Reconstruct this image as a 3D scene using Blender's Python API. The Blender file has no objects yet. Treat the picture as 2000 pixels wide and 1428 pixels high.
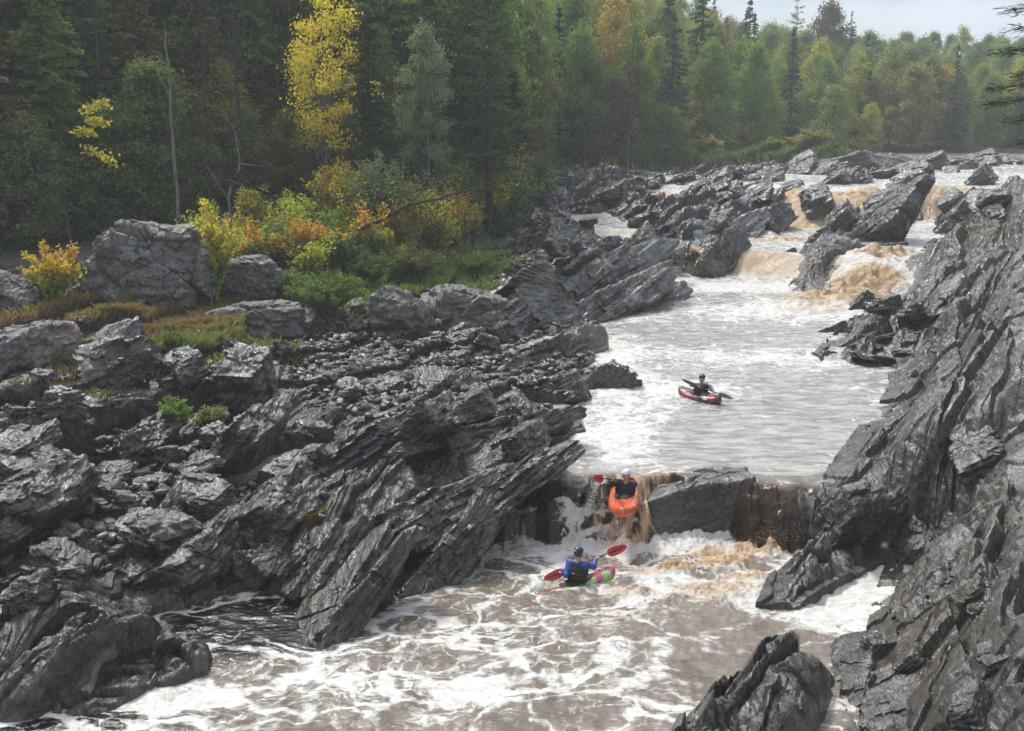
import bpy, math, random
import numpy as np
from math import radians as R
from mathutils import Vector, Matrix, Euler
f32 = np.float32
C = bpy.context.scene.collection
QUALITY = 1.0; HAZE = .0009
# ------------------------------------------------------------------ camera numbers (photo pixels 2000 x 1428)
H = 9.5; F = 2300.0; PITCH = math.atan(464.0/F); CP, SP = math.cos(PITCH), math.sin(PITCH)
def tk(px, py):
    a = (px-1000.0)/F; b = (py-714.0)/F
    return a/(CP-b*SP), (SP+b*CP)/(CP-b*SP)
def atz(px, py, z):            # point seen at a photo pixel, at height z
    t, k = tk(px, py); Y = (H-z)/max(k, 1e-4); return (t*Y, Y, z)
def aty(px, py, Y):            # point seen at a photo pixel, at distance Y
    t, k = tk(px, py); return (t*Y, Y, H-k*Y)
# ------------------------------------------------------------------ noise
def hsh(ix, iy, iz, seed=0):
    h = (ix.astype(np.int64)*374761393 + iy.astype(np.int64)*668265263 + iz.astype(np.int64)*2147483647*3 + seed*1274126177) & 0xffffffff
    h = ((h ^ (h >> 13))*1274126177) & 0xffffffff
    h = ((h ^ (h >> 16))*2246822519) & 0xffffffff
    return ((h ^ (h >> 15)) & 0xffffff).astype(f32)/f32(0xffffff)
def vn(x, y, z=None, seed=0):
    if z is None:
        x0 = np.floor(x); y0 = np.floor(y); fx = x-x0; fy = y-y0
        fx = fx*fx*(3-2*fx); fy = fy*fy*(3-2*fy); zz = np.zeros(1, np.int64)
        ix = x0.astype(np.int64); iy = y0.astype(np.int64)
        a = hsh(ix, iy, zz, seed); b = hsh(ix+1, iy, zz, seed); c = hsh(ix, iy+1, zz, seed); d = hsh(ix+1, iy+1, zz, seed)
        return ((a*(1-fx)+b*fx)*(1-fy)+(c*(1-fx)+d*fx)*fy)*2-1
    x0 = np.floor(x); y0 = np.floor(y); z0 = np.floor(z); fx = x-x0; fy = y-y0; fz = z-z0
    fx = fx*fx*(3-2*fx); fy = fy*fy*(3-2*fy); fz = fz*fz*(3-2*fz)
    ix = x0.astype(np.int64); iy = y0.astype(np.int64); iz = z0.astype(np.int64); r = 0
    for k in (0, 1):
        wz = fz if k else 1-fz
        a = hsh(ix, iy, iz+k, seed); b = hsh(ix+1, iy, iz+k, seed); c = hsh(ix, iy+1, iz+k, seed); d = hsh(ix+1, iy+1, iz+k, seed)
        r = r+wz*((a*(1-fx)+b*fx)*(1-fy)+(c*(1-fx)+d*fx)*fy)
    return r*2-1
def fbm(x, y, z=None, octv=4, seed=0, gain=.5, lac=2.03):
    r = 0; a = 1.0; s = 1.0
    for o in range(octv):
        r = r+a*vn(x*s+o*17.3, y*s+o*9.1, None if z is None else z*s+o*5.7, seed+o); a *= gain; s *= lac
    return r
def voro(x, y, seed=0, jit=.85):
    """nearest cell: offset vector to the feature point, two random values, F1 and F2"""
    ix = np.floor(x).astype(np.int64); iy = np.floor(y).astype(np.int64); z = np.zeros(1, np.int64)
    n = x.shape; d1 = np.full(n, 9e9, f32); d2 = np.full(n, 9e9, f32); ox = np.zeros(n, f32); oy = np.zeros(n, f32); cx = np.zeros(n, np.int64); cy = np.zeros(n, np.int64)
    for i in (-1, 0, 1):
        for j in (-1, 0, 1):
            px = ix+i+.5+(hsh(ix+i, iy+j, z, seed)-.5)*jit; py = iy+j+.5+(hsh(ix+i, iy+j, z, seed+7)-.5)*jit
            dx = (x-px).astype(f32); dy = (y-py).astype(f32); d = dx*dx+dy*dy; m = d < d1
            d2 = np.where(m, d1, np.minimum(d2, d)); d1 = np.where(m, d, d1); ox = np.where(m, dx, ox); oy = np.where(m, dy, oy)
            cx = np.where(m, ix+i, cx); cy = np.where(m, iy+j, cy)
    return ox, oy, cx, cy, np.sqrt(d1), np.sqrt(d2)
def voro3(x, y, z, seed=0, jit=.8):
    ix, iy, iz = [np.floor(q).astype(np.int64) for q in (x, y, z)]; n = x.shape; d1 = np.full(n, 9e9); d2 = np.full(n, 9e9); o = np.zeros(n+(3,)); c = np.zeros(n+(3,), np.int64)
    for i in (-1, 0, 1):
        for j in (-1, 0, 1):
            for k in (-1, 0, 1):
                a, b, e = ix+i, iy+j, iz+k; dx = x-(a+.5+(hsh(a, b, e, seed)-.5)*jit); dy = y-(b+.5+(hsh(a, b, e, seed+1)-.5)*jit); dz = z-(e+.5+(hsh(a, b, e, seed+2)-.5)*jit)
                d = dx*dx+dy*dy+dz*dz; m = d < d1; d2 = np.where(m, d1, np.minimum(d2, d)); d1 = np.where(m, d, d1); o[m] = np.stack([dx, dy, dz], -1)[m]; c[m] = np.stack([a, b, e], -1)[m]
    r = [hsh(c[..., 0], c[..., 1], c[..., 2], seed+5+q)*2-1 for q in range(4)]
    return o, r, np.sqrt(d2)-np.sqrt(d1)
def sstep(x, a=0., b=1.):
    t = np.clip((x-a)/(b-a), 0, 1); return t*t*(3-2*t)
# ------------------------------------------------------------------ strike frame: u runs along the beds into the distance, v across them to the right
SA = R(22.0); SU = (math.sin(SA), math.cos(SA)); SV = (math.cos(SA), -math.sin(SA))
def uv(x, y): return x*SU[0]+y*SU[1], x*SV[0]+y*SV[1]
def xy(u, v): return u*SU[0]+v*SV[0], u*SU[1]+v*SV[1]
def facets(u, v, seed, slope, tilt, off):
    ox, oy, cx, cy, d1, d2 = voro(u, v, seed); z = np.zeros(1, np.int64)
    r1 = hsh(cx, cy, z, seed+31)*2-1; r2 = hsh(cx, cy, z, seed+32)*2-1; r3 = hsh(cx, cy, z, seed+33)*2-1
    edge = d2-d1
    return r3*off + oy*(slope+r1*tilt) + ox*r2*tilt*.6, edge
def relief(x, y, seed=0):
    """tilted bedding blocks, in metres, for a bedrock surface of amplitude 1"""
    u, v = uv(x, y)
    wu = u+fbm(u*.35, v*.35, octv=2, seed=seed+3)*1.1; wv = v+fbm(u*.3, v*.3, octv=3, seed=seed+5)*.55+fbm(u*1.3, v*1.3, octv=2, seed=seed+6)*.12
    a, e1 = facets(wu/4.0, wv/1.6, seed+11, .58, .24, .30)
    b, e2 = facets(wu/1.35+fbm(u*1.2, v*1.2, octv=2, seed=seed+8)*.25, wv/.60, seed+12, .13, .13, .09)
    c, e3 = facets(wu/.5, wv/.24, seed+13, .036, .050, .024)
    crack = -np.clip(.10-e1, 0, .1)*1.6-np.clip(.12-e2, 0, .12)*.35
    return a*.95+b+c+crack+fbm(x*.9, y*.9, octv=3, seed=seed+9)*.10+fbm(x*5., y*5., octv=2, seed=seed+19)*.012
# ------------------------------------------------------------------ tagging and mesh helpers
def tag(o, label=None, cat=None, group=None, kind=None):
    if label: o['label'] = label
    if cat: o['category'] = cat
    if group: o['group'] = group
    if kind: o['kind'] = kind
    return o
def link(o, parent=None):
    C.objects.link(o)
    if parent is not None: o.parent = parent
    return o
def empty(name, loc=(0, 0, 0), rz=0., sc=1.):
    o = bpy.data.objects.new(name, None); o.location = loc; o.rotation_euler = (0, 0, rz); o.scale = (sc,)*3; o.empty_display_size = .2; C.objects.link(o); return o
def npmesh(name, V, Fc, mats=(), smooth=True, mi=None, attrs=None):
    """mesh from numpy arrays; Fc is (n,3) or (n,4)"""
    me = bpy.data.meshes.new(name); V = np.asarray(V, f32); Fc = np.asarray(Fc, np.int32)
    k = Fc.shape[1]; me.vertices.add(len(V)); me.vertices.foreach_set('co', V.ravel())
    me.loops.add(Fc.size); me.loops.foreach_set('vertex_index', Fc.ravel())
    me.polygons.add(len(Fc)); me.polygons.foreach_set('loop_start', np.arange(0, Fc.size, k, dtype=np.int32))
    me.update(calc_edges=True)
    me.polygons.foreach_set('use_smooth', np.full(len(Fc), smooth))
    if mi is not None: me.polygons.foreach_set('material_index', np.asarray(mi, np.int32))
    for m in mats: me.materials.append(m)
    for n, a in (attrs or {}).items():
        at = me.attributes.new(n, 'FLOAT', 'POINT'); at.data.foreach_set('value', np.asarray(a, f32).ravel())
    me.validate(); return me
def gridfaces(nr, nc):
    i = np.arange((nr-1)*nc).reshape(nr-1, nc)[:, :-1].ravel()
    return np.stack([i, i+1, i+1+nc, i+nc], 1)
def mobj(name, me, parent=None, loc=None):
    o = bpy.data.objects.new(name, me)
    if loc is not None: o.location = loc
    return link(o, parent)
# ------------------------------------------------------------------ material helpers
def newmat(name):
    m = bpy.data.materials.new(name); m.use_nodes = True; nt = m.node_tree; nt.nodes.clear()
    return m, nt
class NT:
    def __init__(s, nt): s.nt = nt
    def n(s, typ, ins=None, **kw):
        nd = s.nt.nodes.new(typ)
        for k, v in kw.items(): setattr(nd, k, v)
        for k, v in (ins or {}).items():
            if isinstance(v, bpy.types.NodeSocket): s.nt.links.new(v, nd.inputs[k])
            else: nd.inputs[k].default_value = v
        return nd
    def math(s, op, a, b=0., c=0., clamp=False): return s.n('ShaderNodeMath', {0: a, 1: b, 2: c}, operation=op, use_clamp=clamp).outputs[0]
    def mix(s, f, a, b, bt='MIX'):
        nd = s.nt.nodes.new('ShaderNodeMix'); nd.data_type = 'RGBA'; nd.blend_type = bt
        for k, v in ((0, f), (6, a), (7, b)):
            if isinstance(v, bpy.types.NodeSocket): s.nt.links.new(v, nd.inputs[k])
            else: nd.inputs[k].default_value = v if k == 0 else (tuple(v)+(1,))[:4]
        return nd.outputs[2]
    def noise(s, vec, scale, detail=4, rough=.55, dist=0.): return s.n('ShaderNodeTexNoise', {'Vector': vec, 'Scale': scale, 'Detail': detail, 'Roughness': rough, 'Distortion': dist}).outputs[0]
    def ramp(s, f, lo, hi, a=0., b=1.): return s.n('ShaderNodeMapRange', {0: f, 1: lo, 2: hi, 3: a, 4: b}, interpolation_type='SMOOTHSTEP').outputs[0]
    def attr(s, name): return s.n('ShaderNodeAttribute', attribute_name=name).outputs['Fac']
    def mapping(s, vec, sc=(1, 1, 1), rot=(0, 0, 0)): return s.n('ShaderNodeMapping', {'Vector': vec, 'Scale': sc, 'Rotation': rot}).outputs[0]
    def bsdf(s, **kw):
        b = s.n('ShaderNodeBsdfPrincipled', {k.replace('_', ' '): v for k, v in kw.items()})
        o = s.n('ShaderNodeOutputMaterial'); s.nt.links.new(b.outputs[0], o.inputs[0]); return b
def simple(name, col, rough=.5, spec=.5, var=.12, scale=8., bump=0., coat=0., sheen=0.):
    m, nt = newmat(name); t = NT(nt); tc = t.n('ShaderNodeTexCoord').outputs['Object']
    n = t.noise(tc, scale, 5)
    c = t.mix(t.ramp(n, .3, .7), [x*(1-var) for x in col], [min(1, x*(1+var)) for x in col])
    kw = dict(Base_Color=c, Roughness=rough); b = t.bsdf(**kw); b.inputs['Specular IOR Level'].default_value = spec; b.inputs['Coat Weight'].default_value = coat
    if bump: nt.links.new(t.n('ShaderNodeBump', {'Strength': bump, 'Distance': .01, 'Height': t.noise(tc, scale*4, 4)}).outputs[0], b.inputs['Normal'])
    return m
# ------------------------------------------------------------------ river levels
def wl(X, Y):
    s = lambda c, w: sstep((Y-(c-w))/np.maximum(w, .05))
    c1 = np.interp(X, [-1, .8, 3, 5.5, 7.2, 8], [28.9, 28.5, 27.5, 27.1, 27.4, 27.0])+.16*np.sin(X*2.3+1.)+.09*np.sin(X*5.7)+.04*np.sin(X*13.); w1 = np.interp(X, [-1, 1.2, 1.6, 3.2, 3.8, 5.0, 5.5, 6.5], [2.8, 2.5, 1.8, 1.6, .5, .5, 1.7, 1.7])
    s1 = np.clip((Y-(c1-w1))/w1, 0, 1); cv = np.interp(X, [1.4, 1.9, 3.2, 3.6, 5.2, 5.5], [1, .4, .4, 0, 0, 1]); z = 1.3*(cv*(1-(1-s1)**2.6)*sstep(s1, -.04, .10)+(1-cv)*s1*s1*(3-2*s1))
    z = z+1.25*s(np.interp(X, [8, 12, 14, 17, 19, 23], [68, 68.5, 68, 66, 64, 62.5]), np.interp(X, [8, 12, 13, 16, 18, 23], [1.2, 1.3, 3, 4, 6, 7]))
    z = z+.35*s(np.interp(X, [10, 17, 19], [78, 78, 84]), 2.5)
    z = z+2.25*s(np.interp(X, [4, 12, 18, 21, 27, 30, 32, 36, 42], [112, 105, 98, 90, 89.5, 91, 91, 88, 86]), np.interp(X, [4, 12, 18, 21, 27, 30, 33, 40], [40, 30, 14, 10, 10, 4, 4, 14]))
    return z+1.1*np.clip((Y-95)/55., 0, 1.4)
# shorelines, traced as (photo x, photo y, water height)
POLY = [
 [(-200,1700,0),(-200,1420,0),(0,1392,0),(120,1388,0),(230,1380,0),(300,1345,0),(400,1315,0),(385,1270,0),(300,1225,0),(300,1205,0),(380,1185,0),(440,1163,0),(530,1148,0),(640,1160,0),(655,1195,0),(625,1262,0),
  (612,1275,0),(720,1212,0),(800,1155,0),(870,1108,0),(960,1055,0),(995,1030,0),(1003,1000,.6),(1028,960,1.2),(1060,925,1.3),(1140,872,1.3),(1145,845,1.3),(1128,800,1.3),(1135,765,1.3),(1203,745,1.3),(1203,705,1.3),
  (1172,685,1.3),(1182,665,1.3),(1166,622,1.3),(1235,602,1.3),(1345,575,1.3),(1345,558,1.3),(1292,545,1.3),(1285,515,2.0),(1285,490,2.5),(1420,500,2.55),(1442,462,2.7),(1520,442,3),(1500,428,3.2),(1545,422,3.2),
  (1625,440,2.95),(1608,455,2.9),(1572,472,2.8),(1560,515,1.9),(1530,570,1.3),(1600,575,1.4),(1660,520,2.2),(1655,470,2.6),(1700,440,2.7),(1820,436,2.7),(1850,445,2.7),(1800,485,2.6),(1750,560,1.5),
  (1690,600,1.3),(1620,660,1.3),(1590,690,1.3),(1610,712,1.3),(1730,716,1.3),(1738,755,1.3),(1700,810,1.3),(1640,885,1.3),(1612,930,1.3),(1580,985,1.2),(1555,1020,.5),(1552,1045,0),(1600,1062,0),(1560,1082,0),
  (1500,1130,0),(1474,1190,0),(1560,1192,0),(1640,1142,0),(1730,1104,0),(1702,1170,0),(1690,1240,0),(1652,1290,0),(1640,1340,0),(1630,1440,0),(1600,1700,0)],
 [(1590,440,2.9),(1640,428,3.2),(1722,368,5.1),(1745,345,5.3),(1690,352,5.2),(1600,385,3.9),(1560,410,3.4)],
 [(1822,430,2.8),(1845,430,2.8),(1848,380,4.9),(1930,388,5),(2010,372,5.1),(2150,365,5.2),(2300,308,6.3),(1880,316,6),(1810,345,5.5),(1822,372,5.1)],
 [(1900,418,4.0),(1955,380,5),(1930,370,5),(1890,410,4.1)],
 [(1090,405,3.9),(1180,403,3.9),(1248,430,3.6),(1235,458,3.2),(1140,440,3.5),(1150,425,3.7)],
 [(1160,325,5.4),(1250,318,5.6),(1300,335,5.3),(1330,350,5.0),(1310,385,4.5),(1290,390,4.4),(1290,350,5),(1210,345,5.1)],
 [(1480,352,5.0),(1600,345,5.1),(1680,350,5.1),(1600,372,4.6),(1520,385,4.4)],
 [(1500,300,6.2),(2300,300,6.4),(2300,312,6.2),(1900,312,6.1),(1740,322,5.8)],
 [(998,672,1.6),(1040,652,1.6),(1085,638,1.7),(1075,655,1.6),(1030,675,1.5)],
 [(985,745,1.5),(1000,722,1.5),(1088,712,1.5),(1095,722,1.4),(1020,738,1.5)],
]
PW = [np.array([atz(*p)[:2] for p in P]) for P in POLY]
def sdpoly(x, y, P):
    d = np.full(x.shape, 1e9); ins = np.zeros(x.shape, bool); n = len(P)
    for i in range(n):
        ax, ay = P[i]; bx, by = P[(i+1) % n]; ex, ey = bx-ax, by-ay
        t = np.clip(((x-ax)*ex+(y-ay)*ey)/(ex*ex+ey*ey+1e-9), 0, 1); dx = x-ax-t*ex; dy = y-ay-t*ey; d = np.minimum(d, dx*dx+dy*dy)
        c = ((ay > y) != (by > y)) & (x < (bx-ax)*(y-ay)/(by-ay+1e-12)+ax); ins ^= c
    d = np.sqrt(d); return np.where(ins, -d, d)
def sdriver(x, y):
    d = None
    for P in PW:
        q = sdpoly(x, y, P); d = q if d is None else np.minimum(d, q)
    return d
# land heights seen at photo pixels
CPT = [(-300,1500,.6),(0,1460,.2),(-200,1300,1.0),(0,1300,.7),(200,1300,.8),(330,1300,.5),(0,1200,1.1),(180,1200,.9),(250,1100,1.2),(450,1100,.9),(600,1110,1.0),(700,1080,1.3),(800,1020,1.5),(0,1050,1.5),(-300,1100,1.6),(300,1000,1.3),(500,1000,1.15),
 (650,1000,1.3),(850,950,1.8),(950,960,1.2),(1000,870,2.0),(1080,850,1.7),(0,900,2.3),(-300,900,2.6),(200,880,1.9),(400,880,1.6),(600,850,1.6),(800,850,2.0),(0,800,2.9),(200,780,2.5),(400,770,2.2),(600,760,1.9),(800,760,1.85),(950,790,2.0),
 (1080,740,1.6),(1000,700,1.6),(900,690,1.7),(700,690,1.9),(0,700,3.1),(-300,700,3.3),(150,690,3.0),(400,660,2.9),(560,640,2.5),(700,635,2.1),(850,625,2.1),(1000,640,1.8),(1100,600,1.9),(0,600,3.3),(300,600,3.3),(560,585,2.9),(700,570,2.8),
 (850,560,2.6),(1000,540,2.7),(1150,520,2.4),(1000,480,3.1),(1100,470,3.2),(1000,420,3.8),(850,480,3.6),(600,500,3.8),(400,500,3.9),(0,510,4.0),(-300,520,4.0),(1060,385,4.6),(1040,335,5.9),(1100,325,5.6),(940,430,4.2),(500,430,4.9),(200,440,4.8),(800,410,4.8),
 (1200,390,4.6),(1150,460,3.2),(1350,420,4.0),(1300,460,3.2),(1400,440,3.3),(1350,350,5.3),(1250,310,6.3),(1400,313,6.4),(1500,400,4.6),(1500,330,5.9),(1650,330,5.7),(1700,300,6.8),(2000,300,6.5),(2300,300,6.5),(1560,297,7.0)]
def tps_fit(P, z):
    n = len(P); d = np.hypot(P[:, None, 0]-P[None, :, 0], P[:, None, 1]-P[None, :, 1]); K = np.where(d > 0, d*d*np.log(d+1e-12), 0)+np.eye(n)*2e-5
    A = np.zeros((n+3, n+3)); A[:n, :n] = K; A[:n, n] = 1; A[:n, n+1:] = P; A[n, :n] = 1; A[n+1:, :n] = P.T
    return np.linalg.solve(A, np.concatenate([z, [0, 0, 0]]))
_w = [atz(*p) for p in CPT]; _P = np.array([(w[0]/w[1], math.log(w[1])) for w in _w]); _Z = np.array([p[2] for p in CPT]); _S = tps_fit(_P, _Z)
_gt = np.linspace(-.85, .85, 160); _gl = np.linspace(math.log(8), math.log(620), 300)
_A, _B = np.meshgrid(_gt, _gl); _E = np.zeros_like(_A)+_S[-3]+_S[-2]*_A+_S[-1]*np.clip(_B, 2.5, 5.05)
_Bc = np.clip(_B, 2.6, 5.05)
for _p, _c in zip(_P, _S[:-3]):
    _d2 = (_A-_p[0])**2+(_Bc-_p[1])**2; _E += _c*.5*_d2*np.log(_d2+1e-12)
def bil(G, t, l):
    a = np.clip((t-_gt[0])/(_gt[1]-_gt[0]), 0, len(_gt)-1.001); b = np.clip((l-_gl[0])/(_gl[1]-_gl[0]), 0, len(_gl)-1.001)
    i = a.astype(int); j = b.astype(int); a = a-i; b = b-j
    return (G[j, i]*(1-a)+G[j, i+1]*a)*(1-b)+(G[j+1, i]*(1-a)+G[j+1, i+1]*a)*b
_et = np.array([tk(p, 400)[0] for p in (-600, 0, 300, 560, 800, 950, 1040, 1100, 1250, 1350, 1500, 1700, 2000, 2500)])
_ey = np.array([48, 50, 56, 63, 67, 72, 84, 108, 114, 122, 140, 152, 158, 160.])
def edgeY(t): return np.interp(t, _et, _ey)
def land(X, Y, detail=True):
    """ground height; returns z, vegetation mask, water distance"""
    t = X/Y; l = np.log(Y); sd = sdriver(X, Y); w = wl(X, Y); u, v = uv(X, Y)
    left = bil(_E, t, l)
    vs = np.interp(u, [20, 27, 35, 50, 60, 80, 100], [-5, -4.2, -4, -3, -2, 1, 3])
    # right bank: bedding plane that climbs to the right away from the water
    dr = np.maximum(sd, 0); n1 = fbm(u*.12, v*.3, octv=2, seed=60)
    steps = .48*(np.abs(((v+n1*.8)/1.9) % 1.0-.62)-.3)*-2.0
    vs0 = np.interp(Y, [10, 19, 23, 28, 33, 38, 46, 54, 60, 69, 82], [-1.2, -1.7, -1.8, -3.0, -2.9, -2.8, -3.8, -4.6, -4.2, -3.6, -2.7])
    q = np.maximum(v-vs0, 0); q = np.where(q < 6, q*.76, 4.56+(q-6)*.45)
    right = w+np.minimum(np.maximum(np.minimum(.40*dr+.12, .9), q*(1+.10*n1)), dr*1.25)+steps*sstep(dr, .3, 2)
    tr = tk(1000, 700)[0]
    side = sstep(u*0+v-np.interp(Y, [10, 17, 22, 27, 35, 41, 46, 54, 62, 74, 84, 96, 110], [-3.2, -3.4, -4.4, -5.3, -4.8, -7.2, -7.6, -7.5, -6.6, -5.8, -5, 0, 8]), -.6, .6)      # 1 on the right bank
    side = np.where(Y > 78, side*sstep(X-np.interp(Y, [78, 84, 95, 130], [27, 31, 36, 60]), -1, 1), side)
    right = np.where(Y > 76, w+np.minimum(dr*.5, 2.0), right)
    z = left*(1-side)+right*side
    e = Y-edgeY(t); hill = np.maximum(e, 0); far = sstep(Y, 95, 150)
    z = z+hill*(.10*(1-far)+.0*far)+far*np.maximum(hill-6, 0)*np.interp(t, [-.1, .1, .3, .5], [.115, .115, .100, .088])*(1-.55*sstep(hill, 90, 260))
    z = z+far*fbm(X*.02, Y*.02, octv=2, seed=77)*sstep(hill, 10, 60)*2.
    # near the water the land comes down to it; below the river it is bed
    near = sstep(sd, 0, 1.6+.02*Y)
    z = np.where(sd > 0, np.maximum(w+.05, w*0-9)*(1-near)+np.maximum(z, w+.08)*near, w-np.minimum(.25-sd*.5, 1.5))
    veg = sstep(e+fbm(X*.25, Y*.25, octv=3, seed=81)*3.5, -8., -3.)*(1-sstep(Y, 66, 80)*(t > .015))
    veg = np.maximum(veg, sstep(e, -5, 2)*far*(t < .30)); veg = np.maximum(veg, sstep(e, 0, 3))
    amp = np.ones_like(z); cob = np.exp(-(((t+.115)/.075)**2+((l-math.log(35))/.14)**2))
    amp = amp*(1-.75*np.clip(cob*1.3, 0, 1)); amp = amp*(1-.85*veg); amp = np.where(sd < 0, .25, amp*(.45+.55*near)); amp = amp*np.where(side > .5, .62, .95)
    amp = np.where(Y > 70, amp*np.interp(Y, [70, 90, 150], [1.25, 1.3, .8]), amp)
    if detail:
        r = relief(X, Y); z = z+r*amp
    z = np.where(sd < -.15, np.minimum(z, w-.12), z)
    land.r = r*amp*sstep(side, .3, .7)*sstep(sd, .2, 1.2)*(Y < 74) if detail else 0
    return z, veg, sd, side, cob
def fan(t0, t1, nt, y0, y1, ny):
    t = np.linspace(t0, t1, nt); y = np.exp(np.linspace(math.log(y0), math.log(y1), ny)); T, Yg = np.meshgrid(t, y); return T*Yg, Yg
NTc = int(1250*QUALITY); NYc = int(1500*QUALITY)
GX, GY = fan(-.56, .56, NTc, 9.5, 150, NYc)
GZ, GVEG, GSD, GSIDE, GCOB = land(GX, GY); G_R = land.r
def ground_at(x, y):
    t = x/y; a = (t+.56)/1.12*(NTc-1); b = math.log(y/9.5)/math.log(150/9.5)*(NYc-1)
    if not (0 <= a < NTc-1 and 0 <= b < NYc-1):
        return float(land(np.array([x]), np.array([y]), False)[0][0])
    i = int(a); j = int(b); return float(GZ[j, i])
def on_ground(px, py):
    """first ground point under a photo pixel"""
    t, k = tk(px, py); a = int(round((t+.56)/1.12*(NTc-1)))
    if 0 <= a < NTc:
        col = GZ[:, a]; m = np.nonzero(col >= H-k*GY[:, a])[0]
        if len(m): j = m[0]; return (t*GY[j, a], GY[j, a], float(col[j]))
    return atz(px, py, 3.)
# ------------------------------------------------------------------ rock and soil
def rockmat(name, lo, hi, rlo=.22, rhi=.5, wetz=None, veg=False, bump=.9, warm=.6, spec=.55, coat=.55):
    m, nt = newmat(name); t = NT(nt); g = t.n('ShaderNodeNewGeometry'); P = g.outputs['Position']
    st = t.mapping(P, (1., .35, 1.), (0, 0, SA)); st2 = t.mapping(P, (2.2, .45, 1.6), (0, R(38), SA))
    n1 = t.noise(st, .55, 6, .6); n2 = t.noise(st2, 5., 6, .65); n3 = t.noise(P, 17., 5, .6); n4 = t.noise(P, 1.7, 4, .6)
    c = t.mix(t.ramp(n2, .32, .68), lo, hi)
    c = t.mix(t.math('MULTIPLY', t.ramp(n1, .45, .75), warm), c, (hi[0]*1.35, hi[1]*1.08, hi[2]*.78))
    c = t.mix(t.math('MULTIPLY', t.ramp(n4, .58, .72), .55), c, (lo[0]*.45, lo[1]*.45, lo[2]*.45))
    c = t.mix(t.math('MULTIPLY', t.ramp(n3, .66, .74), .35), c, (hi[0]*2.2, hi[1]*2.2, hi[2]*2.1))
    r = t.ramp(t.noise(P, 2.3, 4, .6), .35, .65, rlo, rhi)
    # thin quartz veins
    if veg:
        vg = t.attr('veg'); vn_ = t.math('ADD', vg, t.math('MULTIPLY', t.math('SUBTRACT', t.noise(P, 2.2, 5, .7), .5), .7)); vm = t.ramp(vn_, .42, .62)
        up = t.ramp(t.n('ShaderNodeSeparateXYZ', {0: g.outputs['Normal']}).outputs[2], .35, .75)
        soil = t.mix(t.ramp(t.noise(P, .9, 5), .4, .6), (.035, .045, .014), (.085, .055, .025)); soil = t.mix(t.ramp(n3, .4, .6), soil, (.03, .028, .015))
        vm = t.math('MULTIPLY', vm, t.math('ADD', t.math('MULTIPLY', up, .6), .4)); c = t.mix(vm, c, soil); r = t.math('ADD', t.math('MULTIPLY', vm, .5), r)
        ms = t.math('MULTIPLY', t.attr('moss'), t.ramp(t.noise(P, 1.1, 6, .7), .5, .64)); ms = t.math('MULTIPLY', ms, up)
        c = t.mix(ms, c, (.05, .062, .014)); r = t.math('ADD', t.math('MULTIPLY', ms, .4), r)
        dr = t.attr('dry_and_sheen'); c = t.mix(t.math('MULTIPLY', dr, .8), c, t.mix(t.ramp(n2, .3, .7), (.085, .082, .075), (.19, .182, .165))); r = t.math('ADD', t.math('MULTIPLY', dr, .18), r)
    b = t.bsdf(Base_Color=c, Roughness=r); b.inputs['Specular IOR Level'].default_value = spec
    wet_ = t.math('MULTIPLY', t.ramp(t.noise(P, 1.3, 5, .6), .40, .56), coat); wet_ = t.math('MULTIPLY', wet_, t.math('SUBTRACT', 1.0, vm)) if veg else wet_; nt.links.new(wet_, b.inputs['Coat Weight']); b.inputs['Coat Roughness'].default_value = .16; b.inputs['Coat IOR'].default_value = 1.5
    bm = t.n('ShaderNodeBump', {'Strength': bump, 'Distance': .10, 'Height': t.noise(st2, 2.4, 7, .62)})
    vt = t.n('ShaderNodeTexVoronoi', {'Vector': t.mapping(P, (1.6, .6, 1.2), (0, R(38), SA)), 'Scale': 3.2}, feature='F1')
    bm1 = t.n('ShaderNodeBump', {'Strength': bump*.8, 'Distance': .06, 'Height': vt.outputs['Distance'], 'Normal': bm.outputs[0]})
    bm2 = t.n('ShaderNodeBump', {'Strength': bump*.6, 'Distance': .02, 'Height': n3, 'Normal': bm1.outputs[0]})
    nt.links.new(bm2.outputs[0], b.inputs['Normal']); nt.links.new(bm2.outputs[0], b.inputs['Coat Normal']); return m
M_land = rockmat('wet_bedrock', (.019, .017, .0135), (.074, .064, .050), .18, .5, veg=True)
M_rock = rockmat('wet_black_rock', (.018, .016, .013), (.070, .061, .048), .18, .5)
M_face = rockmat('dark_slate_face', (.028, .028, .025), (.060, .058, .052), .3, .5, bump=.5)
M_dry = rockmat('dry_grey_rock', (.075, .073, .068), (.19, .18, .165), .5, .75, bump=.8, spec=.4, coat=.15)
M_brown = rockmat('brown_cobble', (.07, .045, .035), (.14, .09, .07), .35, .6, bump=.4)
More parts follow.
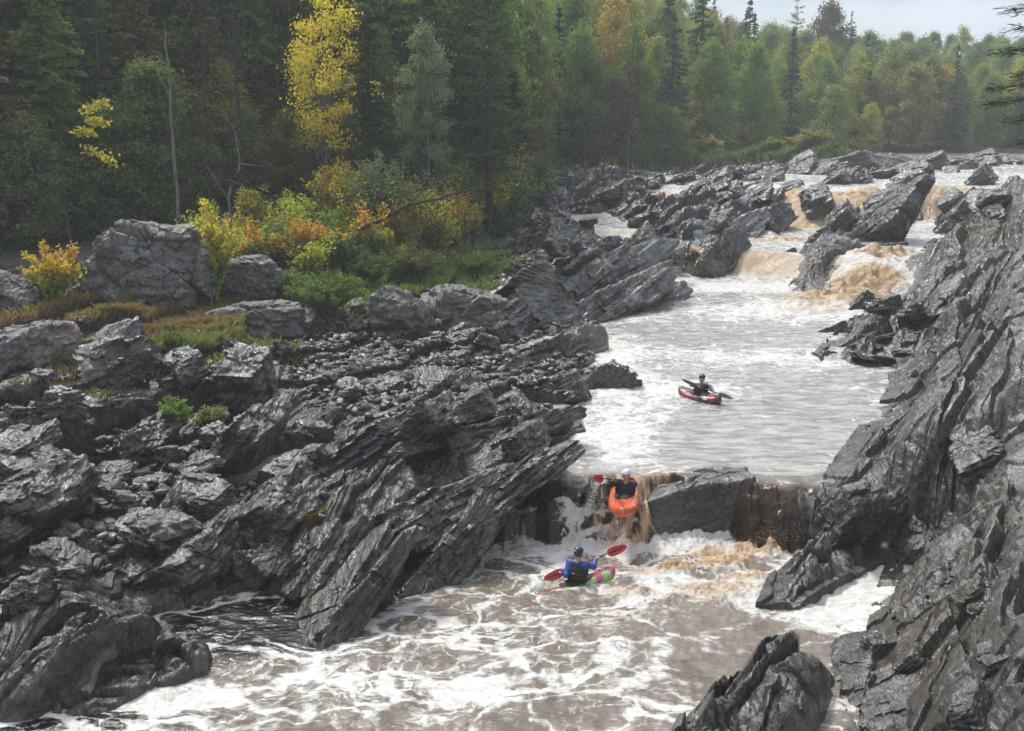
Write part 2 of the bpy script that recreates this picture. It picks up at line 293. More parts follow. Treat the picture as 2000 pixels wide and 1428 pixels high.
# ------------------------------------------------------------------ water
def watermat():
    m, nt = newmat('river_water'); t = NT(nt); P = t.n('ShaderNodeNewGeometry').outputs['Position']
    foam, tan_, calm0 = t.attr('foam'), t.attr('tan'), t.attr('calm'); calm = t.math('MAXIMUM', calm0, 0.)
    wp = t.n('ShaderNodeVectorMath', {0: P, 1: t.n('ShaderNodeVectorMath', {0: t.n('ShaderNodeTexNoise', {'Vector': P, 'Scale': .35, 'Detail': 3}).outputs[1], 1: (2.2, 2.2, 0)}, operation='MULTIPLY').outputs[0]}, operation='ADD').outputs[0]
    mp = t.mapping(wp, (.85, 1.15, .6))
    # lacy foam: thin lines between cells, at two scales, broken up by noise
    mp2 = t.n('ShaderNodeVectorMath', {0: mp, 1: t.n('ShaderNodeVectorMath', {0: t.n('ShaderNodeTexNoise', {'Vector': P, 'Scale': 1.6, 'Detail': 4}).outputs[1], 1: (.9, .9, 0)}, operation='MULTIPLY').outputs[0]}, operation='ADD').outputs[0]
    v1 = t.n('ShaderNodeTexVoronoi', {'Vector': mp2, 'Scale': .75}, feature='DISTANCE_TO_EDGE').outputs['Distance']
    v2 = t.n('ShaderNodeTexVoronoi', {'Vector': mp2, 'Scale': 2.6}, feature='DISTANCE_TO_EDGE').outputs['Distance']
    n1 = t.noise(mp, .8, 6, .62, .6); n2 = t.noise(mp, 5., 6, .7, .5); n3 = t.noise(t.mapping(P, (1, .45, 1), (0, 0, SA)), 2.1, 6, .68, .8)
    l1 = t.math('SUBTRACT', 1.0, t.ramp(v1, .0, .15)); l2 = t.math('MULTIPLY', t.math('SUBTRACT', 1.0, t.ramp(v2, .0, .20)), .62)
    lace = t.math('MAXIMUM', l1, l2)
    s = t.math('ADD', t.math('MULTIPLY', lace, t.math('SUBTRACT', .42, t.math('MULTIPLY', calm, .22))), t.math('ADD', t.math('MULTIPLY', n1, .45), t.math('MULTIPLY', n3, .45)))
    s = t.math('ADD', s, t.math('MULTIPLY', t.math('SUBTRACT', n2, .5), .55))
    th = t.math('SUBTRACT', 1.02, t.math('MULTIPLY', foam, .95))
    fm = t.math('POWER', t.ramp(t.math('SUBTRACT', s, th), -.15, .12), 1.25)
    tn = t.ramp(t.math('ADD', tan_, t.math('MULTIPLY', t.math('SUBTRACT', t.mix(t.attr('fall'), n2, t.noise(t.mapping(P, (3.0, .9, .8)), 1.7, 5, .55, 1.0)), .5), 1.3)), .25, .75)
    deep = t.mix(t.ramp(n1, .35, .65), (.022, .013, .007), (.065, .038, .020))
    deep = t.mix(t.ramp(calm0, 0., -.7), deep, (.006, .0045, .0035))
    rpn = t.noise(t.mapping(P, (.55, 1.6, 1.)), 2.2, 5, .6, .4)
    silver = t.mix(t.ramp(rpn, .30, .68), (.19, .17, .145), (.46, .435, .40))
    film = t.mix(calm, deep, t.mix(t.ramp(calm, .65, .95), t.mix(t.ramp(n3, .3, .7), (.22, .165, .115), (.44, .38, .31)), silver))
    fc = t.mix(t.ramp(n2, .3, .7), (.50, .47, .42), (.73, .71, .67))
    fall = t.attr('fall'); fs_ = t.noise(t.mapping(P, (3.0, .9, .8)), 1.7, 5, .55, 1.0); tn_ = t.mix(fall, t.noise(P, 3., 5, .65), fs_)
    tc = t.mix(t.ramp(tn_, .30, .72), (.26, .14, .05), (.64, .48, .30)); deep = film
    c = t.mix(fm, film, fc); c = t.mix(t.math('MULTIPLY', tn, t.ramp(tan_, .02, .2)), c, tc)
    body = t.math('MAXIMUM', fm, t.math('MULTIPLY', tn, .8))
    r = t.math('ADD', .07, t.math('MULTIPLY', body, .45))
    b = t.bsdf(Base_Color=c, Roughness=r, IOR=1.33)
    rp = t.noise(t.mapping(P, (.9, 1.5, 1)), 2.6, 5, .6, .5); rp2 = t.noise(t.mapping(P, (.7, 1.4, 1)), 9., 4, .6)
    b1 = t.n('ShaderNodeBump', {'Strength': .55, 'Distance': .09, 'Height': rp}); b2 = t.n('ShaderNodeBump', {'Strength': .5, 'Distance': .02, 'Height': rp2, 'Normal': b1.outputs[0]})
    b3 = t.n('ShaderNodeBump', {'Strength': .7, 'Distance': .06, 'Height': t.math('MULTIPLY', body, t.noise(P, 7., 5, .7)), 'Normal': b2.outputs[0]})
    nt.links.new(b3.outputs[0], b.inputs['Normal']); return m
M_water = watermat()
# ------------------------------------------------------------------ ground, far hills and river meshes
V = np.stack([GX-SV[0]*.45*G_R, GY-SV[1]*.45*G_R, GZ], 2).reshape(-1, 3)
_u, _v = uv(GX, GY)
_dry_and_sheen = sstep(GZ-wl(GX, GY), 1.7, 3.0)*sstep(GY, 22, 30)*(1-sstep(GY, 60, 80))*(GX < 4)*.8+.30*GSIDE*sstep(GZ-wl(GX, GY), .8, 2.5)  # paler for drier rock at left, for painted sky sheen on the right bank
_moss = sstep(GZ-wl(GX, GY), 1.0, 2.6)*(.35+.6*(GSIDE > .5))
ground = mobj('ground', npmesh('ground', V, gridfaces(*GX.shape), [M_land], False, attrs={'veg': GVEG, 'moss': _moss, 'dry_and_sheen': _dry_and_sheen}))
tag(ground, 'black broken bedrock of both river banks', kind='structure')
HX, HY = fan(-.85, .85, 260, 149, 620, 240); hz = land(HX, HY, False)
hills = mobj('hills', npmesh('hills', np.stack([HX, HY, hz[0]-.02], 2).reshape(-1, 3), gridfaces(*HX.shape), [M_land], True, attrs={'veg': np.ones(HX.size), 'moss': np.ones(HX.size), 'dry_and_sheen': np.zeros(HX.size)}))
tag(hills, 'wooded ground rising beyond the river', kind='structure')
for sgn in (-1, 1):      # ground beyond the sides of the view
    a, b = (-.85, -.555) if sgn < 0 else (.555, .85)
    SX, SY = fan(a, b, 90, 9.5, 150, 300); sz = land(SX, SY)
    tag(mobj('ground_side', npmesh('ground_side', np.stack([SX, SY, sz[0]-.03], 2).reshape(-1, 3), gridfaces(*SX.shape), [M_land], False, attrs={'veg': sz[1], 'moss': sz[1]*0+.3, 'dry_and_sheen': sz[1]*0})), 'rock and soil beside the river', kind='structure')
# river
WX, WY = fan(-.56, .60, int(1150*QUALITY), 9.5, 165, int(1500*QUALITY)); WZ = wl(WX, WY); wsd = sdriver(WX, WY)
def blob(px, py, z, rx, ry, rot=0.):
    """soft ellipse on the water centred at a photo pixel, radii in metres, major axis turned from +x"""
    cx, cy, _ = atz(px, py, z); c, s_ = math.cos(R(rot)), math.sin(R(rot)); dx = WX-cx; dy = WY-cy
    return np.exp(-(((dx*c+dy*s_)/rx)**2+((-dx*s_+dy*c)/ry)**2))
foam = np.zeros_like(WX); tan_ = np.zeros_like(WX); calm = np.zeros_like(WX); turb = np.zeros_like(WX)
low = (WY < 27.0)
foam += np.where(WY < 27.3, .285-.03*sstep(WX, 1.5, 5), .35); calm += np.where(WY < 27.3, .50, 1.0)
for a in [(760,1310,0,3,1.6),(520,1330,0,2.2,1.0),(880,1200,0,1.8,1.2),(1120,1120,0,2.4,1.1),(1000,1080,0,1.5,.7),(1200,1070,0,1.0,.5),(1150,1300,0,2.,1.),(940,1250,0,.9,.5),(880,1370,0,2,.8),(330,1380,0,1.5,.6),(1300,1380,0,1.4,.6)]: foam += .12*blob(*a)
for a in [(1170,620,1.3,2.6,1.6),(1240,830,1.3,1.2,3.5),(1190,860,1.3,.8,1.8),(1400,560,1.3,5,2.5),(1550,610,1.3,5,3),(1220,690,1.3,1.5,3),(1500,700,1.3,3,2),(1300,760,1.3,3,2)]: foam += .30*blob(*a)
for a in [(1640,1165,0,1.3,1.1,60),(1690,1130,0,.9,1.2)]: foam += 1.1*blob(*a)
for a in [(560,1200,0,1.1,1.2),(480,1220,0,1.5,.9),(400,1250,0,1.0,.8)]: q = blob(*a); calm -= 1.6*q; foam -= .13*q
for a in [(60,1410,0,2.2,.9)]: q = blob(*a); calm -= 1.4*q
for a in [(1450,1290,0,1.6,1.2),(1500,1210,0,1.8,.6)]: q = blob(*a); foam -= .06*q
for a in [(1330,860,1.3,1.2,2),(1480,880,1.3,1.8,2.2),(1580,800,1.3,1.5,5)]: foam -= .16*blob(*a)
# churning brown water: (px, py, z, rx, ry, rot, tan, lift)
CH = [(1015,1048,0,.5,.35,0,1.3,.42),(1070,1052,0,.6,.3,0,1.0,.25),(1130,1045,0,.8,.25,0,.7,.15),(1010,1000,.3,.3,.35,0,1.2,.4),(1210,1030,0,.5,.25,0,1.0,.2),(1290,1030,0,.5,.25,0,.7,.12),(1250,955,1.3,.5,.3,0,.6,.08),(1340,938,1.3,1.2,.2,0,.5,.05),
 (1515,1076,0,.6,.32,20,1.3,.40),(1565,1078,0,.35,.28,0,1.3,.34),(1480,1075,0,.9,.4,20,1.0,.26),(1400,1160,0,1.5,.7,15,.6,.15),(1260,1120,0,.7,.4,0,.6,.12),(1380,1085,0,1.0,.35,20,.7,.15),(1570,1080,0,.6,.3,0,.9,.2),(1420,1100,0,1.0,.45,25,.9,.25),(1320,1115,0,.5,.3,0,1.1,.30),(1230,1160,0,1.0,.4,0,.55,.14),(1460,1130,0,.7,.35,10,.8,.2),(1330,1170,0,1.2,.4,0,.5,.12),(1200,1200,0,1.6,.5,0,.4,.1),(1150,1240,0,1.6,.6,0,.25,.08),
 (1340,520,1.6,1.6,1.5,0,1.0,.2),(1390,520,1.7,1.3,1.3,0,1.0,.2),(1300,520,1.6,.8,1.2,0,.9,.1),
 (1640,590,1.3,3.2,2.2,20,1.0,.6),(1690,560,1.5,2.2,2.0,20,1.1,.7),(1720,530,1.7,2.0,1.5,20,1.0,.6),(1620,560,1.4,1.5,2.,40,.8,.4),(1600,610,1.3,3.2,1.2,10,.6,.25),(1560,570,1.3,1.5,2,0,.3,.1),
 (1470,470,2.7,1.8,1.0,0,1.0,.3),(1540,465,2.8,1.8,.9,0,1.0,.3),(1600,455,2.9,1.2,.8,0,.8,.2),(1560,415,3.4,1.6,2.,0,1.0,.3),(1530,400,3.9,.8,2.0,0,.9,.2),(1600,425,3.2,1.4,1.8,0,1.0,.3),
 (1630,415,3.6,1.6,1.6,45,1.0,.3),(1670,395,4.2,1.8,1.6,45,1.0,.3),(1700,380,4.7,1.5,1.6,45,.9,.2),(1620,432,3,2.2,1.2,0,.8,.3),(1832,400,4,.5,2.2,0,1.0,.1),(1835,425,2.9,.6,.8,0,1.0,.3),(1830,355,5.2,2,4,0,.35,.15),(1930,400,4.2,1.4,2.,0,1.0,.3),(1950,375,5,2.5,2,0,.9,.3),
 (1215,452,3.3,1.5,1.5,0,1.0,.2),(1230,460,3.1,1.2,1.5,0,1.,.1),(1150,415,3.7,1.8,2,0,.5,.1),(1200,335,5.2,1.5,2.5,0,.9,.15),(1300,370,4.8,.7,2.5,0,1.,.1),(1295,337,5.2,.8,2.5,0,.7,.1),(1250,340,5.2,1.6,2,0,.6,.1),
 (1040,660,1.55,1.8,1.3,30,.55,.1),(1185,660,1.3,.3,.6,0,.8,.05),(1900,340,5.6,6,10,0,.28,.15)]
for px, py, z, rx, ry, rot, tn, lf in CH:
    q = blob(px, py, z, rx, ry, rot); tan_ = np.maximum(tan_, tn*q); turb = np.maximum(turb, lf*q); foam += .25*q*tn
slope = np.abs(np.gradient(WZ, axis=0)/np.maximum(np.gradient(WY, axis=0), 1e-5))
steep = sstep(slope, .06, .35); far_ = sstep(WY, 55, 70)
foam += .12*far_*(1-sstep(WY, 120, 150)); foam += .25*steep*far_; tan_ = np.maximum(tan_, .75*steep*far_)
turb = np.maximum(turb, .10*far_*steep)
drop1 = ((WY > 25.4) & (WY < 27.9))*sstep(slope, .15, .6); q_ = sstep(WX, .85, 1.15); foam = foam*(1-drop1)+drop1*np.interp(WX, [-1, .8, 1.2, 1.6, 3.4, 5.5], [-.2, -.4, .12, .12, -.3, -.5]); tan_ = np.where(drop1 > .3, (.55+.75*sstep(fbm(WX*2.2, WY*.7, octv=3, seed=251), -.5, .6))*np.interp(WX, [-1, .3, .6, 1.5, 1.9, 3.4, 4.9, 5.3, 5.6, 6], [.30, .25, .04, .04, .42, .46, .10, .02, .02, .05]), tan_)
shore = sstep(-wsd, .5, 0)*(wsd < .3); foam += .12*shore
base_ = ((WY > 25.2) & (WY < 26.7) & (WX > -.2) & (WX < 6.2))*sstep(WY, 25.0, 26.0); foam += .36*base_; turb = np.maximum(turb, .20*base_*(.4+.8*sstep(fbm(WX*1.1, WY*1.1, octv=2, seed=239), -.4, .5))); bt_ = base_*np.where(WX > 4.6, 1-sstep(WY, 25.4, 25.9), 1)*sstep(fbm(WX*1.3, WY*2., octv=3, seed=233), -.5, .5); tan_ = np.maximum(tan_, .75*bt_*np.interp(WX, [0, .8, 1.6, 3.3, 3.8, 5, 5.6, 6.2], [1.3, .7, .5, .7, .3, .5, 1.3, 1.3]))
# waves
amp = np.where(WY < 27.2, .035, .030)+.03*foam
wv = amp*(fbm(WX*.9, WY*1.3, octv=4, seed=201, gain=.55)+.3*fbm(WX*3.7, WY*5.2, octv=3, seed=205))
bo = 1-np.abs(fbm(WX*1.6, WY*1.6, octv=2, seed=210)); bo2 = 1-np.abs(fbm(WX*5, WY*5, octv=3, seed=214, gain=.6)); scl = np.where(WY > 50, 1.8, 1.)
bo3 = 1-np.abs(fbm(WX*.8, WY*.8, octv=3, seed=216, gain=.6))
wv += turb*np.where(WY > 50, 1.1*bo3+.35*bo, .75*bo+.42*bo2)-turb*.1
WZ = WZ+wv
# smooth brown hollow where the water bends over the ledge at left, mound at right
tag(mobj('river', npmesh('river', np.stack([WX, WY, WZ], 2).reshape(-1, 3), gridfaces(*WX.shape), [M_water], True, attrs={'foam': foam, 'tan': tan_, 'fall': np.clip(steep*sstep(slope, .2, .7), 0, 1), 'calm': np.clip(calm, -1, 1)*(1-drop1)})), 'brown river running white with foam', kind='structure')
# ------------------------------------------------------------------ rocks: bodies cut by planes, grooved along the beds
def cubesphere(n):
    a = np.linspace(-1, 1, n); a = np.tan(a*math.pi/4); A, B = np.meshgrid(a, a); o = np.ones_like(A); Vs = []; Fs = []
    for k, (x, y, z) in enumerate([(o, A, B), (-o, B, A), (B, o, A), (A, -o, B), (A, B, o), (B, A, -o)]):
        Vs.append(np.stack([x, y, z], 2).reshape(-1, 3)); Fs.append(gridfaces(n, n)+k*n*n)
    Vv = np.concatenate(Vs); Vv /= np.linalg.norm(Vv, axis=1)[:, None]; Ff = np.concatenate(Fs)
    key = np.round(Vv*1e5).astype(np.int64); _, first, inv = np.unique(key, axis=0, return_index=True, return_inverse=True); inv = inv.reshape(-1)
    return Vv[first], inv[Ff]
_CS = {}
def hull(n, ext, seed, cuts=8, p=16., rough=.06, beds=.05, bedn=7., cutlo=.62, cuthi=.95, facet=1.):
    """unit-direction body: box of half sizes ext with random corner cuts; local z is the bedding normal"""
    if n not in _CS: _CS[n] = cubesphere(n)
    D, Ff = _CS[n]; rng = np.random.RandomState(seed); ext = np.array(ext, float)
    N = [(1, 0, 0), (-1, 0, 0), (0, 1, 0), (0, -1, 0), (0, 0, 1), (0, 0, -1)]; d = [ext[0], ext[0], ext[1], ext[1], ext[2], ext[2]]
    for i in range(6):
        nn = np.array(N[i], float)+rng.uniform(-.16, .16, 3); N[i] = nn/np.linalg.norm(nn)
    for i in range(cuts):
        nn = rng.normal(size=3); nn /= np.linalg.norm(nn); sup = np.abs(nn*ext).sum(); N.append(nn); d.append(sup*rng.uniform(cutlo, cuthi))
    N = np.array(N); d = np.array(d); q = np.maximum(D@N.T, 1e-6)/d
    r = (q**p).sum(1)**(-1/p); Pp = D*r[:, None]; m = float(ext.mean()); s = 1.0/m; o = seed*3.7
    x, y, z = Pp[:, 0]*s+o, Pp[:, 1]*s, Pp[:, 2]*s
    k = rough*m*(fbm(x*1.3, y*1.3, z*1.3, 3, seed)+.35*fbm(x*5, y*5, z*5, 3, seed+9))
    zz = Pp[:, 2]/ext[2]*bedn+.6*fbm(x, y, z, 2, seed+4); lay = hsh(np.floor(zz).astype(np.int64), np.floor(Pp[:, 0]/ext[0]*3+.5*np.floor(zz)).astype(np.int64), np.zeros(1, np.int64), seed)-.5
    side = np.abs(D[:, 0])+np.abs(D[:, 1])
    k = k+beds*m*lay*np.clip(side, 0, 1)*2
    if n >= 14:
        for fs, am in (((1.1, 1.5, 1.7), .16), ((3.0, 4.2, 4.6), .06)):
            o3, r3, e3 = voro3(x*fs[0], y*fs[1], z*fs[2], seed+50); k = k+facet*m*am*((o3[..., 0]*r3[0]+o3[..., 1]*r3[1]+o3[..., 2]*r3[2])*1.1+r3[3]*.22-np.clip(.08-e3, 0, .08)*2.5)
    return Pp*(1+k/np.maximum(r, 1e-3))[:, None], Ff
def place_mesh(name, V, Fc, mat, M, smooth=True):
    me = npmesh(name, V, Fc, [mat], smooth); o = mobj(name, me); o.matrix_world = M; return o
DIP = R(38)
def slab(A, B, W, T, label, name='rock_ledge', group=None, mat=None, n=40, seed=1, dip=None, **kw):
    """tilted slab whose upper right edge runs from A to B (photo x, photo y, height)"""
    dip = DIP if dip is None else R(dip)
    a, b = Vector(atz(*A)), Vector(atz(*B)); ax = (b-a); L = ax.length; ax.normalize()
    hz = Vector((ax.x, ax.y, 0)).normalized(); rgt = Vector((hz.y, -hz.x, 0))
    dn = (-rgt*math.cos(dip)+Vector((0, 0, -math.sin(dip)))); dn = (dn-ax*dn.dot(ax)).normalized(); nn = ax.cross(-dn).normalized()
    if nn.z < 0: nn = -nn
    c = (a+b)/2+dn*(W/2)-nn*(T/2)
    M = Matrix((( ax.x, dn.x, nn.x, c.x), (ax.y, dn.y, nn.y, c.y), (ax.z, dn.z, nn.z, c.z), (0, 0, 0, 1)))
    if M.to_3x3().determinant() < 0: M = M @ Matrix.Diagonal((1, -1, 1, 1))
    k = dict(cuts=5, p=18, rough=.08, beds=.09, bedn=4, cutlo=.78, cuthi=.97, facet=.40); k.update(kw)
    V, Fc = hull(n, (L/2*1.04, W/2, T/2), seed, **k)
    o = place_mesh(name, V, Fc, mat or M_rock, M, False); tag(o, label, 'rock ledge', group); return o
S_ = slab
G1 = 'slab fins of the lower left point'
S_((612,1268,.05),(745,1015,1.6),1.3,.55,'thin black slab ending in a pointed tip between the dark pool and the foam', seed=3, n=60, group=G1)
S_((655,1240,.1),(805,1010,1.75),1.3,.5,'tall upright black slab beside the pointed tip slab', seed=4, n=60, group=G1)
S_((770,1165,.1),(940,948,1.75),1.7,1.0,'long black slab wall dropping straight into the foaming lower pool', seed=5, n=70)
S_((845,1115,.1),(960,962,1.4),1.2,.7,'blunt slab end beside the tan water left of the orange kayak', seed=6, n=60)
S_((560,1150,.35),(655,1015,1.45),.9,.45,'short black fin standing behind the dark foam streaked pool', seed=7, group=G1)
S_((605,1160,.35),(700,1005,1.6),1.0,.45,'narrow black fin between two taller slabs above the dark pool', seed=8, group=G1)
S_((760,1000,1.5),(980,870,2.3),2.0,.9,'broad ridged black ledge above the lower left slab wall', seed=9, n=60)
S_((905,990,1.55),(1112,850,2.2),2.4,.55,'black ledge with a shadowed hollow at the lip of the first drop', seed=10, n=64)
S_((700,900,1.9),(905,748,2.5),2.6,.9,'pale topped smooth slab sloping up beside the small yellow pool', seed=11, n=60, facet=.15, mat=M_face)
S_((880,860,2.0),(1110,785,2.4),1.6,.6,'ridged slab running out to the water below the notched block', seed=12, n=56)
S_((1125,765,1.2),(1203,695,2.3),1.5,1.2,'square ended black block jutting into the middle pool', seed=13, n=44)
S_((1000,752,1.7),(1130,712,2.4),1.4,1.0,'notched black block behind the square ended block', seed=14, n=44)
S_((990,712,1.7),(1168,618,2.5),1.6,1.1,'black slab with a blunt right end above the side channel', seed=15, n=50)
G2 = 'stacked slabs of the tall left wall'
S_((880,665,1.9),(1145,505,3.5),2.6,1.4,'brownish slab wall over the side channel of tan water', seed=16, n=70, group=G2)
S_((985,605,2.6),(1280,438,4.4),3.2,2.2,'highest slab of the tall left wall, with a squared right end', seed=17, n=80, group=G2)
S_((1045,645,1.7),(1287,480,3.8),2.2,1.7,'great slab face in the middle of the tall left wall', seed=18, n=80, group=G2)
S_((1145,612,1.4),(1288,512,3.0),1.8,1.5,'slab at the foot of the tall left wall, next to the pool', seed=19, n=60, group=G2)
S_((1180,610,1.25),(1300,530,2.5),1.3,1.2,'low jagged slab at the foot of the tall left wall', seed=20, n=50, group=G2)
S_((1236,604,1.2),(1345,548,2.1),1.0,.9,'outermost jagged block of the left wall, standing in the pool', seed=21, n=40, group=G2)
S_((1230,500,2.6),(1420,390,4.8),4.0,2.2,'large smooth grey slab behind the tall left wall', seed=22, n=70)
S_((1310,495,2.4),(1500,372,5.3),3.2,2.2,'large slab with a steep end above the curtain waterfall', seed=23, n=70)
S_((1375,508,2.3),(1435,432,4.2),1.6,1.6,'dark pillar of rock at the right end of the curtain waterfall', seed=24, n=44)
S_((1455,450,2.9),(1532,385,4.8),2.5,1.8,'black slab shoulder left of the tan double cascade', seed=25, n=50)
S_((1540,572,1.1),(1648,452,3.6),2.3,2.0,'wedge of black rock with water sliding down its left flank', seed=26, n=60)
S_((1640,480,2.6),(1725,405,4.4),1.8,1.5,'stepped block between the sliding wedge and the pyramid rock', seed=27, n=44)
S_((1648,445,2.8),(1768,334,6.9),1.8,4.4,'pyramid shaped black rock, the tallest in the rapids', seed=28, n=64, cuts=7)
S_((1845,434,2.6),(1900,348,6.2),2.4,4.2,'dark domed rock right of the narrow tan chute', seed=29, n=56, cuts=8)
S_((1900,360,5.2),(1945,340,5.8),1.6,1.0,'small spiky rock behind the dark domed rock', seed=30, n=30)
S_((1590,420,3.4),(1690,352,5.4),1.4,1.3,'black ledge above the long tan slide', seed=31, n=44)
S_((1470,530,1.5),(1548,478,3.0),2.0,1.3,'rugged rock in the middle of the upper pool outlet', seed=32, n=44)
S_((1555,482,2.4),(1618,440,3.6),1.3,1.2,'twin headed rock above the small brown step', seed=33, n=36)
S_((1480,446,2.8),(1512,428,3.6),.9,.8,'little pointed rock below the tan double cascade', seed=34, n=26)
S_((1520,420,3.4),(1565,388,4.4),1.3,1.3,'pale angular block in the fork of the tan double cascade', seed=35, n=36, mat=M_face)
S_((1695,482,2.55),(1775,466,2.95),1.5,.5,'flat wet rock just breaking the surface of the right pool', seed=36, n=30, dip=10)
S_((1585,655,1.15),(1652,628,1.75),.9,.5,'low black rock sticking out of the pool by the right bank', seed=37, n=30, dip=20)
S_((1650,618,1.2),(1695,565,2.3),1.1,1.0,'black tooth of rock at the edge of the brown churn', seed=38, n=32)
S_((1735,752,1.2),(1768,722,1.8),.7,.6,'small square rock at the foot of the right cliff', seed=39, n=24)
S_((1550,1062,-.1),(1640,925,1.9),1.0,1.1,'rounded black toe of the right cliff beside the right chute', seed=40, n=48, beds=.05)
S_((1085,828,1.7),(1100,815,2.1),.3,.25,'tiny pointed rock on the ledge by the middle pool', seed=41, n=20)
S_((1290,505,2.0),(1315,482,2.9),.6,.6,'small dark block at the top of the curtain waterfall', seed=42, n=24)
S_((1330,500,2.2),(1352,484,2.8),.6,.5,'second dark block at the lip of the curtain waterfall', seed=43, n=24)
S_((1045,380,4.3),(1075,315,6.4),3.,2.2,'tall grey bluff where the forest meets the upper river', seed=44, n=50)
S_((1080,330,5.4),(1145,312,6.5),3.5,1.6,'rounded grey bluff behind the tall bluff at the forest corner', seed=45, n=40)
S_((1105,385,4.5),(1165,335,5.9),2.2,1.2,'tilted grey slab between the two upper left streams', seed=46, n=40)
S_((1490,318,6.1),(1720,296,7.4),9.,2.2,'smooth pale whaleback of rock before the far trees', seed=47, n=40, mat=M_dry, dip=8, beds=.02)
# scattered ledges between the upper streams
rng = random.Random(5)
for i in range(38):
    px = rng.uniform(1110, 1980); py = rng.uniform(322, 430)
    if px > 1560: py = rng.uniform(318, 345)
    if px > 1780: py = rng.uniform(306, 322)
    z = float(wl(np.array([tk(px, py)[0]*90]), np.array([92.]))[0]) if py > 380 else 5.0+(345-py)*.012
    x, y, z = on_ground(px, py); z = max(z, float(wl(np.array([x]), np.array([y]))[0]))
    fl_ = .5 if px > 1500 or py < 350 else .7; L = rng.uniform(3., 6.5); W_ = rng.uniform(1, 2.4)*(fl_+.3); T_ = rng.uniform(.6, 1.3)*fl_; rise = rng.uniform(.25, .55)
    V, Fc = hull(22, (L/2, W_/2, T_/2), 300+i, cuts=6, rough=.09, beds=.10, bedn=4)
    dip = R(rng.uniform(14, 32)); yaw = SA+R(rng.uniform(-8, 8))
    M = Matrix.Translation((x, y, z+.1-(.25 if fl_ < 1 else 0))) @ Matrix.Rotation(-yaw+R(90), 4, 'Z') @ Matrix.Rotation(-dip, 4, 'X') @ Matrix.Rotation(-R(rng.uniform(0, 4)), 4, 'Y')
    tag(place_mesh('rock_ledge', V, Fc, M_rock, M, False), 'tilted black ledge among the upper streams and rapids', 'rock ledge', 'ledges among the upper rapids')
# low ledges of the far upper river, and tilted slabs breaking the lower left bank
def ledges(zones, label, group, seed, dipr=(25, 45)):
    rg = random.Random(seed)
    for (x0, x1), (y0, y1), n_, (l0, l1), hh in zones:
        for i in range(n_):
            px, py = rg.uniform(x0, x1), rg.uniform(y0, y1); x, y, z = on_ground(px, py); z = max(z, float(wl(np.array([x]), np.array([y]))[0])); L = rg.uniform(l0, l1)*y/F
            V, Fc = hull(30, (L/2, L*rg.uniform(.20, .34), L*rg.uniform(.12, .22)), seed*50+i, cuts=7, rough=.07, beds=.07, bedn=4, facet=.5)
            M = Matrix.Translation((x, y, z+hh*L)) @ Matrix.Rotation(-SA+R(rg.uniform(-12, 12))+R(90), 4, 'Z') @ Matrix.Rotation(-R(rg.uniform(*dipr)), 4, 'X') @ Matrix.Rotation(-R(rg.uniform(2, 14)), 4, 'Y')
            tag(place_mesh('rock_ledge', V, Fc, M_rock, M, False), label, 'rock ledge', group)
ledges([((1560, 1990), (316, 352), 24, (60, 130), -.05)], 'low dark ledge breaking the surface of the far upper river', 'ledges of the far upper river', 41, (10, 30))
ledges([((1560, 1720), (385, 440), 6, (90, 150), .03), ((1840, 1960), (385, 430), 5, (80, 130), .03)], 'black rock splitting the tan chutes beside the pyramid rock', 'rocks of the upper chutes', 42)
ledges([((0, 640), (860, 1130), 12, (150, 300), -.04)], 'tilted black slab of the broken lower left bank', 'tilted slabs of the lower left bank', 43, (20, 60))
ledges([((780, 1080), (770, 900), 7, (110, 220), -.05), ((1000, 1250), (400, 520), 12, (90, 180), -.02)], 'low ridged slab between the cobbles and the river', 'low slabs beside the cobbles', 44)
ledges([((1660, 1960), (560, 1400), 16, (120, 280), -.12)], 'layered slab jutting from the slope of the right cliff', 'slabs jutting from the right cliff', 45, (30, 50))
# the block in the first drop
fx0, fy0, _ = aty(1382, 1000, 26.9)
V, Fc = hull(80, (1.32, .55, .74), 78, cuts=4, p=14, rough=.05, beds=.035, bedn=4, cutlo=.80, cuthi=.95, facet=.35)
V[:, 2] = np.where(V[:, 2] > 0, V[:, 2]*(.90+.20*np.tanh(V[:, 0]*1.6+.9)), V[:, 2])
fb = place_mesh('falls_rock', V, Fc, M_face, Matrix.Translation((fx0-.05, 27.02, .56)) @ Matrix.Rotation(R(3), 4, 'Z') @ Matrix.Rotation(R(-9), 4, 'Y'), False)
tag(fb, 'smooth dark block splitting the first drop beside the orange kayak', 'rock')
